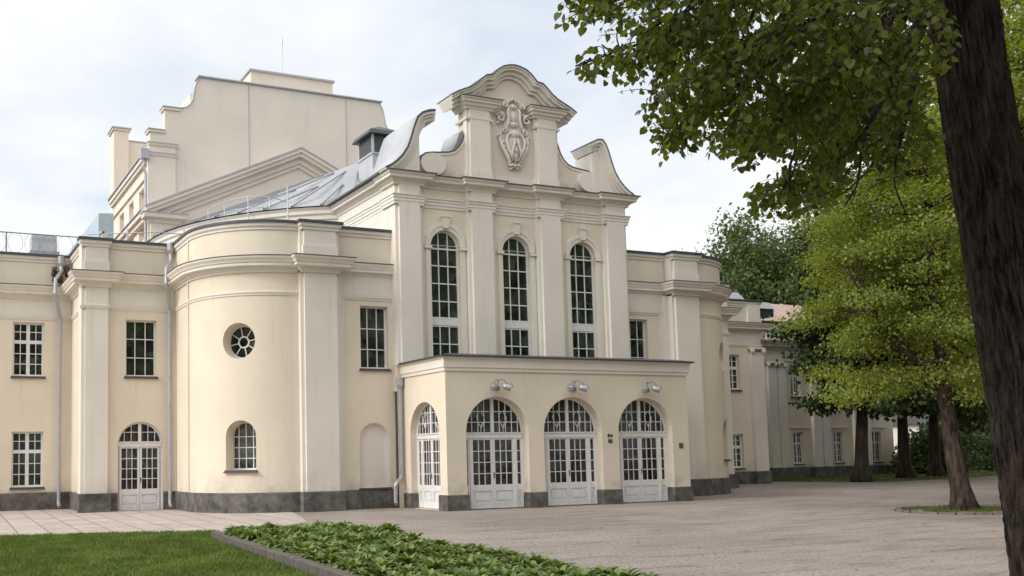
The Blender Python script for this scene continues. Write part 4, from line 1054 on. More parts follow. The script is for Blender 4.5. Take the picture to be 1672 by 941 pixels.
def tree(name, label, x, y, r0, h_trunk, crown_c, crown_r, nclus, nleaf, leaf, mat, barkm, tpl, cat='tree', group=None, lean=(0, 0), spread=.75, flat=.6, limbs=True, seed=1, droop=.5, hollow=.35, forks=None, zmin=None, cut=None):
    rs = np.random.default_rng(seed); random.seed(seed)
    T = empty(name, (x, y, 0), label, cat, group)
    cc = np.array(crown_c); crr = np.array(crown_r)
    # cluster centres in the crown volume, thinned so that the outline is uneven
    d = unit(rs.normal(size=(nclus*3, 3))); rad = (hollow+(1-hollow)*rs.random((nclus*3, 1)))
    lump = 1+.22*np.sin(d[:, 0:1]*5+seed)*np.cos(d[:, 2:3]*4+seed*2)+.12*np.sin(d[:, 1:2]*9)
    C = cc+d*rad*lump*crr
    if zmin is not None: C = C[C[:, 2] > zmin]
    if cut is not None: C = C[cut(C)]
    C = C[:nclus]
    tb = MB(); base = Vector((x, y, 0)); topv = Vector((x+lean[0], y+lean[1], h_trunk))
    tp = [base.lerp(topv, t_) for t_ in np.linspace(0, 1, 12)]
    for i, p_ in enumerate(tp): p_.x += .04*math.sin(i*.8+seed)*i/4; p_.y += .04*math.cos(i*.6+seed)*i/4
    rr = [r0*(1.35 if i == 0 else 1.12 if i == 1 else 1.0-.38*i/11) for i in range(12)]
    trunk_tube(tb, tp, rr, 18, .045, .25)
    ends = [(tp[-1], rr[-1])]
    fk = forks or [(.0, .15, .35), (.35, -.1, .42), (-.35, .05, .38)]
    mains = []
    for fx_, fy_, fr_ in fk:
        e_ = Vector((cc[0]+fx_*crr[0], cc[1]+fy_*crr[1], cc[2]+fr_*crr[2])) if abs(fr_) < 1 else Vector((fx_, fy_, fr_))
        pts = bez(tp[-1]-Vector((0, 0, .25)), e_, 0, 10, .06, .05); ra = [rr[-1]*.82*(1-.85*i/9) for i in range(10)]
        trunk_tube(tb, pts, ra, 10, .03); mains += [(p_, q) for p_, q in zip(pts, ra)][2:]
    lm = list(range(len(C))) if limbs else []
    rs.shuffle(lm)
    for i in lm[:140]:
        c_ = Vector(C[i]); cand = [m_ for m_ in mains if m_[0].z < c_.z+crr[2]*.35] or mains
        p_, q = min(cand, key=lambda m_: (m_[0]-c_).length)
        pts = bez(p_, c_, -.02, 6, .07, .06); tb.tube(pts, [max(q*.62*(1-.75*k/5), .018) for k in range(6)], 5, False)
    tb.build('trunk', barkm, T, True)
    M_ = len(C); N_ = M_*nleaf
    idx = np.repeat(np.arange(M_), nleaf)
    off = rs.normal(size=(N_, 3))*np.array([spread, spread, spread*flat])
    P = C[idx]+off
    outd = unit(P-cc+rs.normal(size=(N_, 3))*.8*crr.mean()*.3)
    Y = unit(outd*.6+rs.normal(size=(N_, 3))*.55+np.array([0, 0, -droop])); Nn = unit(rs.normal(size=(N_, 3))*.36+np.array([0, 0, 1.0])+outd*.3)
    S = leaf*(.65+.7*rs.random(N_))
    me = leaf_mesh('crown', P, Y, Nn, S, tpl, mat, (x, y, 0))
    o_ = bpy.data.objects.new('crown', me); COL.objects.link(o_); o_.parent = T
    return T

# near linden: big leaning trunk on the right, low boughs hanging into the view
random.seed(5)
D0 = 8.5
LT = at(1720, 1052, D0); LT.z = 0
T = empty('linden_tree', LT, 'big dark linden trunk at right with low boughs hanging over the plaza', 'tree')
axis_px = [(1768, 1055), (1742, 960), (1712, 800), (1684, 640), (1655, 480), (1628, 340), (1604, 220), (1586, 110), (1572, 0), (1562, -140), (1545, -330), (1530, -560)]
axis = [at(px, py, D0) for px, py in axis_px]
rads = [.46, .37, .32, .30, .288, .272, .256, .243, .235, .225, .21, .18]
# furrowed bark as real relief
na, nh = 220, 300; ax = np.array([tuple(p) for p in axis]); ts = np.linspace(0, len(axis)-1, nh)
ctr = np.stack([np.interp(ts, np.arange(len(axis)), ax[:, i]) for i in range(3)], 1); rd = np.interp(ts, np.arange(len(axis)), rads)
th = np.linspace(0, 2*PI, na, endpoint=False)
hgt = ctr[:, 2]
TH, HH = np.meshgrid(th, hgt)
wv = TH*17+1.6*np.sin(HH*2.3+3*np.sin(TH*2))+.9*np.sin(HH*5.1+TH*3)+.5*np.sin(HH*11+TH*5)
wv2 = TH*31+2.0*np.sin(HH*3.7+TH*4)+.7*np.sin(HH*9-TH*7)
rel = .030*(np.abs(np.sin(wv/1.0))**.6-.6)+.016*(np.abs(np.sin(wv2))**.7-.5)+.004*rng.normal(size=TH.shape)+.03*np.sin(TH*3+HH*.6)*.6
RR = rd[:, None]+rel
ux = np.array([1, 0, 0.]); uy = np.array([0, 1, 0.])
co = ctr[:, None, :]+RR[:, :, None]*(np.cos(TH)[:, :, None]*ux+np.sin(TH)[:, :, None]*uy)
ii, jj = np.meshgrid(np.arange(nh-1), np.arange(na), indexing='ij'); j2 = (jj+1) % na
fl = np.stack([ii*na+jj, ii*na+j2, (ii+1)*na+j2, (ii+1)*na+jj], -1).reshape(-1)
nf = (nh-1)*na
me = fast_mesh('trunk', co.reshape(-1, 3)-np.array(LT), fl, np.arange(nf)*4, np.full(nf, 4), 'bark')
me.polygons.foreach_set('use_smooth', [True]*len(me.polygons))
o = bpy.data.objects.new('trunk', me); COL.objects.link(o); o.parent = T

# boughs: end points measured on the photograph, each with its own distance from the camera
bo = MB(); twigs = []
def bough(start, ends, r=.09):
    pts = [Vector(start)]+[Vector(e) for e in ends]
    # smooth polyline
    sm = []
    for i in range(len(pts)-1):
        p0, p1, p2, p3 = pts[max(i-1, 0)], pts[i], pts[i+1], pts[min(i+2, len(pts)-1)]
        for k in range(6):
            t_ = k/6; sm.append(.5*((2*p1)+(p2-p0)*t_+(2*p0-5*p1+4*p2-p3)*t_*t_+(3*p1-p0-3*p2+p3)*t_**3))
    sm.append(pts[-1]); n_ = len(sm)
    bo.tube(sm, [max(r*.62*(1-i/(n_-1))**1.35, .006) for i in range(n_)], 7)
    return sm
A = lambda px, py, d_: at(px, py, d_)
trunk_pt = lambda py: at(1545+(py+330)*.113, py, D0)
B_ = [
 (trunk_pt(-480), [A(1440, -260, 8.0), A(1280, -100, 7.4), A(1130, -40, 6.9), A(1010, 0, 6.6), A(930, 20, 6.5)], .10),
 (trunk_pt(-420), [A(1430, -200, 7.6), A(1270, -40, 6.9), A(1130, 40, 6.5), A(1020, 80, 6.3), A(940, 108, 6.2)], .10),
 (trunk_pt(-380), [A(1420, -120, 8.6), A(1300, 20, 8.3), A(1190, 90, 8.0), A(1100, 140, 7.8), A(1068, 158, 7.7)], .10),
 (trunk_pt(-300), [A(1430, -60, 7.4), A(1310, 60, 6.8), A(1200, 140, 6.5), A(1120, 200, 6.4), A(1085, 232, 6.35)], .10),
 (trunk_pt(-260), [A(1450, -40, 9.6), A(1350, 80, 9.4), A(1260, 160, 9.2), A(1180, 215, 9.0), A(1160, 235, 9.0)], .09),
 (trunk_pt(-200), [A(1460, 20, 8.0), A(1370, 120, 7.6), A(1300, 190, 7.3), A(1240, 240, 7.2), A(1215, 260, 7.2)], .09),
 (trunk_pt(-160), [A(1470, 40, 8.9), A(1400, 140, 8.8), A(1340, 220, 8.7), A(1290, 290, 8.7), A(1230, 325, 8.6)], .08),
 (trunk_pt(-120), [A(1490, 60, 7.4), A(1440, 160, 7.0), A(1410, 230, 6.9), A(1400, 300, 6.9), A(1380, 335, 6.9)], .08),
 (trunk_pt(-100), [A(1500, 60, 9.8), A(1460, 170, 9.9), A(1430, 260, 10), A(1370, 320, 10), A(1310, 340, 10)], .08),
 (trunk_pt(-60), [A(1510, 80, 8.0), A(1480, 190, 7.7), A(1460, 290, 7.6), A(1480, 350, 7.6)], .07),
 (trunk_pt(-440), [A(1400, -150, 10.5), A(1290, -20, 10.8), A(1180, 40, 11), A(1090, 70, 11)], .08),
 (trunk_pt(-350), [A(1440, -90, 6.6), A(1360, 10, 6.1), A(1260, 60, 5.9), A(1180, 110, 5.9)], .08),
 (trunk_pt(-280), [A(1450, -50, 10.6), A(1390, 60, 10.8), A(1320, 130, 11), A(1240, 190, 11)], .07),
 (trunk_pt(-240), [A(1470, -40, 7.0), A(1420, 60, 6.6), A(1350, 130, 6.5), A(1290, 170, 6.5)], .07),
 (trunk_pt(-400), [A(1420, -200, 7.2), A(1300, -90, 6.4), A(1180, -20, 6.1), A(1090, 40, 6.0)], .08),
 (trunk_pt(-230), [A(1480, -30, 11.5), A(1440, 80, 12), A(1400, 170, 12.2), A(1360, 240, 12.2)], .07),
 (trunk_pt(-500), [A(1380, -330, 7.0), A(1200, -170, 6.0), A(1040, -90, 5.6), A(960, -40, 5.5)], .09),
 (trunk_pt(-520), [A(1500, -330, 10.5), A(1400, -120, 11), A(1280, 30, 11), A(1190, 80, 11)], .09),
 (trunk_pt(-340), [A(1480, -150, 11), A(1400, 0, 12), A(1340, 110, 12), A(1300, 180, 12)], .09),
]
P_, Yl, Nl, Sl = [], [], [], []
OUTL = [(915, -400), (915, 20), (950, 42), (1010, 44), (1045, 58), (1000, 76), (932, 92), (934, 128), (1000, 134), (1058, 128), (1066, 160), (1074, 240), (1120, 248), (1158, 228), (1185, 262), (1240, 256), (1290, 262), (1318, 245), (1300, 272), (1240, 290), (1215, 318), (1225, 340), (1300, 346), (1365, 330), (1385, 262), (1440, 268), (1470, 300), (1505, 285), (1522, 250), (1522, 150), (1575, 72), (1640, 30), (1900, 10), (1900, -400)]
JIT = [0.0, 0.0]
def within(p):
    """keeps the hanging boughs to the outline they have in the photograph"""
    q = Vector(p)-CAM; w_ = q.dot(FWD)
    if w_ < .5: return True
    x, y = CX+F_PX*q.dot(RIGHT)/w_+JIT[0], CY-F_PX*q.dot(UP)/w_+JIT[1]
    if y < -390 or x > 1890: return True
    c = False; n = len(OUTL)
    for i in range(n):
        (x0, y0), (x1, y1) = OUTL[i], OUTL[i-1]
        if (y0 > y) != (y1 > y) and x < (x1-x0)*(y-y0)/(y1-y0)+x0: c = not c
    return c
def spray(o_, d_, L_):
    """a drooping twig with alternate hanging heart leaves"""
    JIT[0], JIT[1] = random.gauss(0, 13), random.gauss(0, 13)
    nseg_ = max(4, int(L_/.040)); p_ = Vector(o_); d_ = Vector(d_).normalized(); pts = [p_.copy()]
    for i in range(nseg_):
        d_ = (d_+Vector((random.gauss(0, .12), random.gauss(0, .12), -.055+random.gauss(0, .06)))).normalized(); p_ = p_+d_*(L_/nseg_)
        if not within(p_+d_*.05): break
        pts.append(p_.copy())
        if i > 0:
            sd = d_.cross(Vector((0, 0, 1)));
            if sd.length < .1: sd = Vector((1, 0, 0))
            sd.normalize(); sgn = 1 if i % 2 else -1
            for rep in range(1 if random.random() < .65 else 2):
                ld = (d_*.45+sd*sgn*(.7+random.random()*.3)+Vector((0, 0, -.75))+Vector((random.gauss(0, .3), random.gauss(0, .3), random.gauss(0, .25)))).normalized()
                if not within(p_+ld*.07): continue
                P_.append(tuple(p_+ld*.028)); Yl.append(tuple(ld)); Nl.append((random.gauss(0, .55)+sd.x*sgn*.3, random.gauss(0, .55)+sd.y*sgn*.3, .75+random.gauss(0, .35))); Sl.append(.041*random.uniform(.5, 1.4)*(1.0+.10*((p_-CAM).length-6)/2))
    if len(pts) > 2: bo.tube(pts, [max(.005*(1-i/len(pts)), .0015) for i in range(len(pts))], 4, False)
for st, en, r in B_:
    sm = bough(st, en, r); n_ = len(sm)
    for i in range(int(n_*.22), n_):
        t_ = i/(n_-1); tang = (sm[min(i+1, n_-1)]-sm[i-1]).normalized(); side = tang.cross(Vector((0, 0, 1))).normalized()
        for k in range(4 if t_ > .5 else 3):
            s = random.choice((-1, 1)); L_ = random.uniform(.45, 1.05)*(1.1-.45*t_)
            d_ = tang*random.uniform(.2, .9)+side*s*random.uniform(.3, 1.0)+Vector((0, 0, random.uniform(-.45, .45)))
            spray(sm[i]+Vector((random.gauss(0, .03), random.gauss(0, .03), 0)), d_, L_)
    spray(sm[-1], sm[-1]-sm[-2], .4)
# thin hanging twigs below the canopy
for a_, b_, c_ in ((A(1330, 170, 7.4), A(1312, 230, 7.4), A(1292, 290, 7.4)), (A(1330, 215, 8), A(1350, 250, 8), A(1362, 280, 8)), (A(1368, 190, 8.4), A(1372, 250, 8.4), A(1378, 310, 8.4)), (A(1235, 0, 7), A(1215, 50, 7), A(1207, 92, 7)), (A(1300, 225, 7.4), A(1290, 270, 7.4), A(1288, 320, 7.4))):
    bo.tube([a_, (a_+b_)/2+Vector((.02, 0, 0)), b_, c_], [.016, .012, .01, .005], 5); spray(c_, c_-b_, .45)
    spray(b_, Vector((.4, -.2, -.3)), .3)
for px_, py_, d_ in ((1335, 292, 8.6), (1320, 300, 8.4), (1300, 296, 8.6), (1285, 312, 8.5), (1265, 305, 8.6), (1250, 318, 8.6), (1310, 318, 8.7), (1340, 318, 8.4), (1360, 300, 8.9), (1390, 310, 8.2), (1430, 300, 8.0), (1460, 315, 7.6), (1500, 320, 8.4), (1410, 280, 8.8), (1370, 270, 8.4), (1480, 280, 9)):
    for k in range(3): spray(A(px_+random.uniform(-12, 12), py_+random.uniform(-10, 8), d_+random.uniform(-.4, .4)), Vector((-1, random.uniform(-.8, .8), random.uniform(-.1, .4))), random.uniform(.35, .7))
bo.build('bough', 'bark', T, True)
me = leaf_mesh('crown', np.array(P_), np.array(Yl), np.array(Nl), np.array(Sl), HEART, 'linden', LT)
o = bpy.data.objects.new('crown', me); COL.objects.link(o); o.parent = T
print('linden leaves', len(P_))
# upper part of the same crown, above the frame: it shades the boughs and the paving below
rs = np.random.default_rng(4); nU = 1800
cu = np.array(at(1480, -700, 8.5)); dd = unit(rs.normal(size=(nU, 3))); Pu = cu+dd*(.35+.65*rs.random((nU, 1)))*np.array([5.5, 5.0, 3.0])
Yu = unit(rs.normal(size=(nU, 3))*.6+np.array([0, 0, -.6])); Nu = unit(rs.normal(size=(nU, 3))*.5+np.array([0, 0, 1.0]))
me = leaf_mesh('upper_crown', Pu, Yu, Nu, .20*(.7+.6*rs.random(nU)), HEART, 'linden', LT)
o = bpy.data.objects.new('upper_crown', me); COL.objects.link(o); o.parent = T

# middle maple in its stone ring
ca = at(1500, 405, 27.6)
tree('maple_tree', 'forked maple with yellow-green crown standing in a ring of stones', 26.0, 18.5, .262, 3.55, tuple(ca), (3.15, 3.7, 5.3), 180, 470, .057, 'maple', 'bark2', STAR, lean=(-.42, .1), spread=.36, flat=.42, seed=3, droop=.6, hollow=.42, zmin=3.1,
     forks=[tuple(at(1515, 290, 28.3)), tuple(at(1500, 120, 27.0)), tuple(at(1583, 290, 27.6)), tuple(at(1400, 470, 27.2))])
# chestnuts along the wing
G1 = 'dark trees along the far wing'
def chestnut(label, x, y, r, ht, cpx, cpy, dep, rr_, seed, zmin, lean=(0, 0)):
    c_ = at(cpx, cpy, dep)
    tree('chestnut_tree', label, x, y, r, ht, tuple(c_), rr_, 270, 170, .165, 'chestnut', 'barkfar', FAN, group=G1, lean=lean, spread=.55, flat=.4, seed=seed, droop=.5, zmin=zmin, hollow=.25)
chestnut('dark leafy chestnut standing in the verge nearest the far wing windows', 45.1, 37.7, .37, 4.6, 1412, 500, 52.8, (3.3, 3.3, 7.0), 8, 3.9, (.5, 0))
chestnut('dark chestnut with low drooping crown just right of the wing end', 51.7, 40.2, .38, 3.8, 1495, 500, 57.8, (3.8, 3.6, 8.0), 9, 2.7)
chestnut('dark chestnut trunk between the wing end and the forked maple', 55.6, 41.2, .36, 3.8, 1560, 480, 60.3, (4.2, 3.8, 9.0), 10, 2.7)
chestnut('dark tree hidden partly behind the forked maple trunk', 50.6, 33.3, .34, 4.2, 1600, 430, 51, (4.0, 3.8, 8.5), 12, 3.4)
tree('linden_tree', 'light green tree showing between the forked maple and the big dark trunk', 41.5, 25.5, .24, 5.0, (42.4, 26.5, 8.5), (4.4, 4.4, 6.8), 320, 130, .12, 'maple', 'barkfar', STAR, spread=.5, flat=.5, seed=14, zmin=2.3)
tree('linden_tree', 'slim light green tree standing right of the big dark trunk', 38.0, 18.0, .24, 5.5, (38.5, 18.0, 10), (4.6, 4.4, 7), 320, 130, .12, 'far', 'barkfar', STAR, spread=.5, flat=.5, seed=15, zmin=3.2)
c_ = at(1668, 190, 31)
tree('linden_tree', 'light green crown filling the right edge of the view behind the big dark trunk', c_.x+.6, c_.y, .25, 6, tuple(c_), (3.6, 3.6, 6.0), 260, 150, .11, 'maple', 'barkfar', STAR, spread=.5, flat=.5, seed=17, zmin=4)
# tall trees behind the building
G2 = 'tall trees behind the theatre roofs'
for i, (x_, y_, cx_, cy_, cz_, rx, ry, rz, lab) in enumerate((
    (63.6, 63, 63.6, 62.5, 13.0, 6.2, 6.0, 8.6, 'tall green tree rising behind the right round bay'),
    (60.5, 66, 60.5, 66, 11.6, 3.6, 4.0, 6.2, 'shorter green tree just right of the bay attic against the sky'),
    (74, 64, 74, 64, 14.5, 7.5, 7.0, 9.0, 'broad green tree behind the rusty roof of the far wing'),
    (88, 62, 88, 62, 14, 8.5, 7.0, 10.5, 'dense dark tree closing the view beyond the chestnuts'),
    (100, 60, 100, 60, 12, 8.5, 7.0, 10.0, 'dark tree at the far right end of the path'),
    (56.5, 84, 56.5, 84, 17.4, 5.0, 5.0, 7.2, 'small tree top peeping over the attic beside the portal'))):
    tree('linden_tree', lab, x_, y_, .5, 6, (cx_, cy_, cz_), (rx, ry, rz), 420 if i in (0, 2, 3) else 220, 160, .34, 'far' if i not in (3, 4) else 'chestnut', 'barkfar', OVAL, group=G2, spread=.95, flat=.55, hollow=.12, seed=20+i, zmin=4 if i not in (3, 4) else 2.2)
for i, (x_, y_, s_, h_, lab) in enumerate(((59.6, 44.4, 2.3, 2.9, 'dark rounded shrub against the end of the far wing'), (62.5, 47.5, 2.4, 1.6, 'low clipped bush beyond the chestnut trunks'), (70, 50, 3.4, 3.6, 'dark tall shrub in the shade behind the chestnuts'), (80, 52, 4, 4, 'wide dark shrub at the far end of the verge'), (68, 44.5, 3, 2.8, 'dark shrub right of the chestnut row'))):
    T2 = empty('shrub', (x_, y_, 0), lab, 'shrub', 'shrubs below the far trees'); rs = np.random.default_rng(50+i); n_ = 5200
    dd = unit(rs.normal(size=(n_, 3))); dd[:, 2] = np.abs(dd[:, 2]); Pn = np.array([x_, y_, .1])+dd*(.55+.45*rs.random((n_, 1)))*np.array([s_, s_*.8, h_])*(1+.15*np.sin(dd[:, 0:1]*7+i))
    me = leaf_mesh('foliage', Pn, unit(dd+rs.normal(size=(n_, 3))*.7), unit(rs.normal(size=(n_, 3))*.5+dd+np.array([0, 0, .6])), .24*(.6+.7*rs.random(n_)), OVAL, 'chestnut' if i != 1 else 'far', (x_, y_, 0))
    o = bpy.data.objects.new('foliage', me); COL.objects.link(o); o.parent = T2
    st = MB()
    for k in range(5): st.tube([(x_+random.uniform(-.2, .2), y_+random.uniform(-.2, .2), 0), (x_+random.uniform(-.7, .7)*s_*.5, y_+random.uniform(-.5, .5)*s_*.5, h_*.7)], [.05, .015], 5)
    st.build('stem', 'barkfar', T2)
# the park behind the viewpoint: seen mirrored in the window panes, and shading the fronts
for i, (x_, y_, rr_, hh_) in enumerate(((-34, -12, 6.5, 18), (-45, 3, 6.5, 17), (-22, -14, 6.5, 20), (-9, -17, 6.5, 22), (4, -16, 7, 23), (17, -15, 7, 23), (30, -12, 7, 24), (41, -6, 7, 24), (50, 3, 7, 24), (57, 14, 7, 23))):
    tree('park_tree', 'tall park tree behind the viewpoint, mirrored dark in the window panes', x_, y_, .45, 5, (x_, y_, hh_*.56), (rr_, rr_, hh_*.46), 200, 50, .55, 'far', 'barkfar', OVAL, group='park trees behind the viewpoint', spread=1.0, flat=.6, seed=70+i, zmin=3.5, limbs=False)
# pale low house far behind the trees
H_ = empty('garden_house', (112, 74, 0), 'pale low house glimpsed far away between the tree trunks', 'building')
v = MB(); panel(v, F(74), rect(98, 126, 0, 4.2), [rect(a, a+1.4, 1, 2.8) for a in (100, 104, 108, 112, 116, 120)], .2); v.box(98, 126, 74.3, 80, 0, 4.2); v.build('wall', 'trim', H_)
v = MB(); v.prism([(73.4, 4.2), (80.6, 4.2), (77, 6.6)], lambda a, b, k: (97.5 if k == 0 else 126.5, a, b)); v.build('roof', 'flash', H_)
for a in (100, 104, 108, 112, 116, 120): window(F(74), H_, a, a+1.4, 1, 2.8, d=-.15, vb=[a+.7], hb=[2.2])

# ------------------------------------------------------------------ plant bed
def hosta_mesh(seed):
    rs = random.Random(seed); vs, fs = [], []
    nl = 46
    for i in range(nl):
        an = 2*PI*(i*.382)+rs.uniform(-.3, .3); ring = i/nl
        el = .55+.85*(1-ring)+rs.uniform(-.15, .15); L_ = rs.uniform(.23, .33)*(.75+.38*ring); W_ = L_*rs.uniform(.13, .18)
        ca, sa = math.cos(an), math.sin(an); p_ = Vector((ca*.03, sa*.03, .03)); o_ = len(vs); nsg = 7
        for k in range(nsg+1):
            t_ = k/nsg; e2 = el-2.3*t_**1.6*(.55+.6*ring); step = L_/nsg
            wd = W_*(.22 if t_ < .15 else math.sin(PI*min(1, (t_-.08)/.92)**.85))*1.0 if t_ < .999 else 0
            sx, sy = -sa, ca; nz = .35*wd
            vs += [(p_.x+sx*wd, p_.y+sy*wd, p_.z+nz), (p_.x, p_.y, p_.z), (p_.x-sx*wd, p_.y-sy*wd, p_.z+nz)]
            p_ = p_+Vector((ca*math.cos(e2), sa*math.cos(e2), math.sin(e2)))*step
            if p_.z < .02: p_.z = .02
        for k in range(nsg):
            a_ = o_+k*3; fs += [(a_, a_+1, a_+4, a_+3), (a_+1, a_+2, a_+5, a_+4)]
    me = bpy.data.meshes.new('hosta_plant'); me.from_pydata(vs, [], fs); me.polygons.foreach_set('use_smooth', [True]*len(fs)); me.materials.append(M['hosta']); me.update(); return me
HM = [hosta_mesh(s) for s in range(6)]
random.seed(21); count = 0
def right_edge(y_): return float(np.interp(y_, [9, 10, 15.5, 19.5, 21.6, 22.3], [8.25, 8.35, 8.8, 9.3, 9.4, 9.2]))
yy = 9.35
while yy < 22.25:
    xx = kx(yy)+.36; xe = right_edge(yy)-.12; row = int(yy*10) % 2
    while xx < xe and count < 298:
        px_, py_ = xx+random.uniform(-.07, .07)+.1*row, yy+random.uniform(-.08, .08)
        o = bpy.data.objects.new('hosta_plant', HM[count % 6]); COL.objects.link(o); o.location = (px_, py_, .02)
        o.rotation_euler = (random.uniform(-.1, .1), random.uniform(-.1, .1), random.uniform(0, 6.28)); k = random.uniform(.85, 1.25); o.scale = (k, k, k*random.uniform(1.0, 1.35))
        tag(o, 'leafy green plant in the stone-edged bed before the theatre', 'plant', 'plants filling the stone-edged bed'); count += 1
        xx += .42
    yy += .435
print('plants', count)

# ------------------------------------------------------------------ grass
def blades(name, pts, h0, h1, w_, mat, seed, lab=None):
    rs = np.random.default_rng(seed); n_ = len(pts); an = rs.random(n_)*2*PI; h_ = h0+(h1-h0)*rs.random(n_)
    dx, dy = np.cos(an)*w_, np.sin(an)*w_; lx, ly = rs.normal(size=n_)*h_*.45, rs.normal(size=n_)*h_*.45
    co = np.empty((n_, 3, 3)); co[:, 0] = np.stack([pts[:, 0]-dx, pts[:, 1]-dy, pts[:, 2]], 1); co[:, 1] = np.stack([pts[:, 0]+dx, pts[:, 1]+dy, pts[:, 2]], 1); co[:, 2] = np.stack([pts[:, 0]+lx, pts[:, 1]+ly, pts[:, 2]+h_], 1)
    fl = np.arange(n_*3); me = fast_mesh(name, co.reshape(-1, 3), fl, np.arange(n_)*3, np.full(n_, 3), mat)
    o_ = bpy.data.objects.new(name, me); COL.objects.link(o_); o_['kind'] = 'stuff'
    if lab: o_['label'] = lab; o_['category'] = 'grass'
    return o_
rs = np.random.default_rng(77)
n_ = 150000; gx, gy = rs.uniform(-1.5, 6.9, n_), 10.5+(27.2-10.5)*rs.random(n_)**1.0
lawn_top = np.interp(gx, [-14, 1.94, 4.4, 6.88], [28.15, 26.12, 25.17, 24.27]); kxx = 5.05+(gy-9)*.0775
ok = (gy < lawn_top+.05*np.sin(gx*9)) & (gx < np.where(gy < 22.1, kxx-.03, np.interp(gy, [22.1, 23.6, 24.3], [kx(22.1), 6.55, 6.88])))
dens = .5+.5*np.sin(gx*1.3+np.sin(gy*.9)*2)*np.sin(gy*1.1+gx*.4); ok &= rs.random(n_) < (.55+.45*dens)
gx, gy = gx[ok], gy[ok]
blades('grass', np.stack([gx, gy, np.full(len(gx), .004)], 1), .035, .085, .010, 'grass', 5, 'short mown green grass on the lawn left of the plant bed')
n_ = 2600; a_ = rs.random(n_)*2*PI; r_ = np.sqrt(rs.random(n_))*1.5; keep = np.sin(a_*3)*.3+rs.random(n_) > .25
blades('weeds', np.stack([RC[0]+r_*np.cos(a_), RC[1]+r_*np.sin(a_), np.full(n_, .03)], 1)[keep], .03, .16, .008, 'weed', 6, 'thin weeds and grass inside the stone ring of the maple')
n_ = 16000; vx_, vy_ = rs.uniform(43, 66, n_), rs.uniform(37, 46, n_)
lo = np.interp(vx_, [42.9, 44.3, 46.3, 50, 58, 70], [41.6, 38.4, 36.6, 37.2, 39.2, 40]); ok = (vy_ > lo) & ((vy_ > 42) | (rs.random(n_) < .22))
blades('verge_grass', np.stack([vx_, vy_, np.full(n_, .004)], 1)[ok], .05, .12, .03, 'grass', 8, 'patchy shaded grass of the verge along the far wing')

n_ = 420; fx_, fy_ = rs.uniform(6, 30, n_), rs.uniform(10, 33, n_); ok = ((fx_-20)**2/90+(fy_-16)**2/50 < 1.3) | (rs.random(n_) < .15)
ok &= ~((fy_ > 27.9) & (fx_ > 15)) & ~((fx_ < 9.8) & (fy_ < 24)) & (fy_ < 30.4); Pf = np.stack([fx_, fy_, np.full(n_, .006)], 1)[ok]; k_ = len(Pf)
me = leaf_mesh('fallen_leaves', Pf, unit(np.stack([rs.normal(size=k_), rs.normal(size=k_), np.zeros(k_)], 1)), unit(rs.normal(size=(k_, 3))*.12+np.array([0, 0, 1.0])), .055*(.6+.7*rs.random(k_)), HEART, leafmat('dry_leaf', (.10, .075, .03), (.20, .17, .05), .2), (0, 0, 0))
o = bpy.data.objects.new('fallen_leaves', me); COL.objects.link(o); tag(o, 'a few dry fallen leaves scattered over the paving', 'leaves', None, 'stuff')

# ------------------------------------------------------------------ light
wd = bpy.data.worlds.new('World'); scene.world = wd; wd.use_nodes = True; nt = wd.node_tree; nt.nodes.clear()
out = nt.nodes.new('ShaderNodeOutputWorld'); bg = nt.nodes.new('ShaderNodeBackground'); bg.inputs['Strength'].default_value = .1
SUN = Vector((-.84, -.06, .54)).normalized()
sky = nt.nodes.new('ShaderNodeTexSky'); sky.sky_type = 'NISHITA'; sky.sun_disc = False
sky.sun_elevation = math.asin(SUN.z); sky.sun_rotation = math.atan2(SUN.x, SUN.y)
tc = nt.nodes.new('ShaderNodeTexCoord'); sep = nt.nodes.new('ShaderNodeSeparateXYZ'); nt.links.new(tc.outputs['Generated'], sep.inputs[0])
def Mth(op, a, b=None, c=None):
    n = nt.nodes.new('ShaderNodeMath'); n.operation = op
    for i, v in enumerate((a, b, c)):
        if v is None: continue
        if hasattr(v, 'is_linked'): nt.links.new(v, n.inputs[i])
        else: n.inputs[i].default_value = v
    return n.outputs[0]
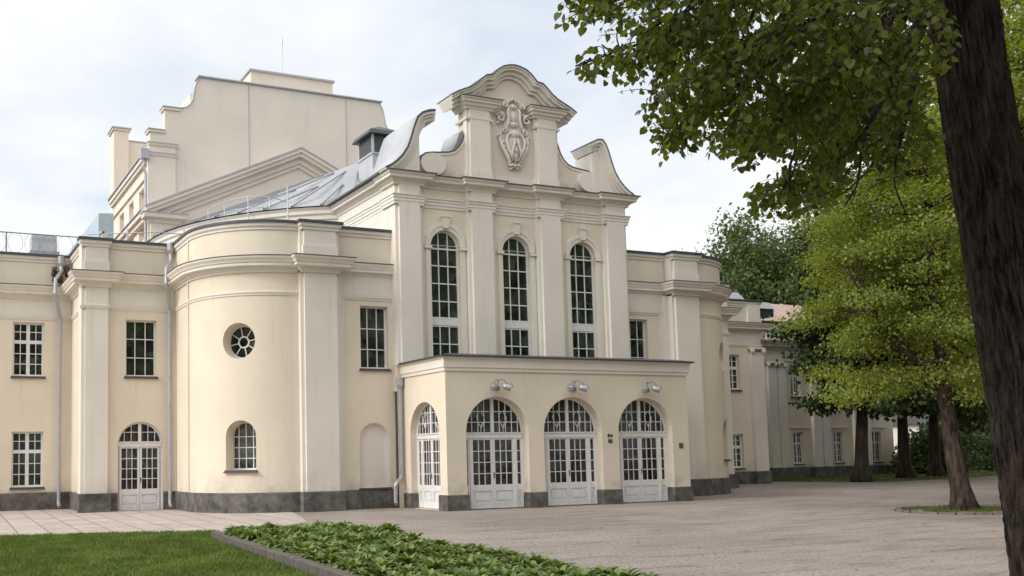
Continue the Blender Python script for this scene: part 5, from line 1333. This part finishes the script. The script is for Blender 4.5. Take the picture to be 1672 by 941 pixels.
zc = Mth('MAXIMUM', sep.outputs[2], 0.0); den = Mth('ADD', zc, .22)
cmb = nt.nodes.new('ShaderNodeCombineXYZ'); nt.links.new(Mth('DIVIDE', sep.outputs[0], den), cmb.inputs[0]); nt.links.new(Mth('DIVIDE', sep.outputs[1], den), cmb.inputs[1])
nz = noise(nt, cmb.outputs[0], 1.15, 7, .52)
nz2 = noise(nt, cmb.outputs[0], 3.1, 6, .5)
den2 = Mth('ADD', Mth('MULTIPLY', nz, .75), Mth('MULTIPLY', nz2, .25))
cl = ramp(nt, den2, [(.36, (7.5, 8.5, 9.7)), (.47, (9.9, 10.3, 10.7)), (.56, (11.6, 11.6, 11.6))])
vd = nt.nodes.new('ShaderNodeVectorMath'); vd.operation = 'DOT_PRODUCT'; nt.links.new(tc.outputs['Generated'], vd.inputs[0]); vd.inputs[1].default_value = SUN
glow = Mth('POWER', Mth('MAXIMUM', vd.outputs['Value'], 0.0), 2.2)
gl = Mth('MULTIPLY_ADD', glow, 1.45, .94)
clv = nt.nodes.new('ShaderNodeVectorMath'); clv.operation = 'SCALE'; nt.links.new(cl, clv.inputs[0]); nt.links.new(gl, clv.inputs['Scale'])
mx = mixc(nt, .90, sky.outputs[0], clv.outputs[0]); nt.links.new(mx, bg.inputs['Color']); nt.links.new(bg.outputs[0], out.inputs[0])
sd_ = bpy.data.lights.new('sun', 'SUN'); sd_.energy = 1.5; sd_.angle = R(14); sd_.color = (1.0, .955, .89)
so = bpy.data.objects.new('sun', sd_); COL.objects.link(so); so.rotation_euler = SUN.to_track_quat('Z', 'Y').to_euler()

vs_ = scene.view_settings; vs_.view_transform = 'Standard'; vs_.look = 'None'; vs_.gamma = 1; vs_.exposure = 0.08; vs_.use_curve_mapping = False
scene.render.engine = 'CYCLES'; cy = scene.cycles
cy.max_bounces = 6; cy.diffuse_bounces = 3; cy.glossy_bounces = 3; cy.transmission_bounces = 4; cy.transparent_max_bounces = 6
cy.use_denoising = True; cy.use_adaptive_sampling = True; cy.adaptive_threshold = .02; cy.sample_clamp_indirect = 6
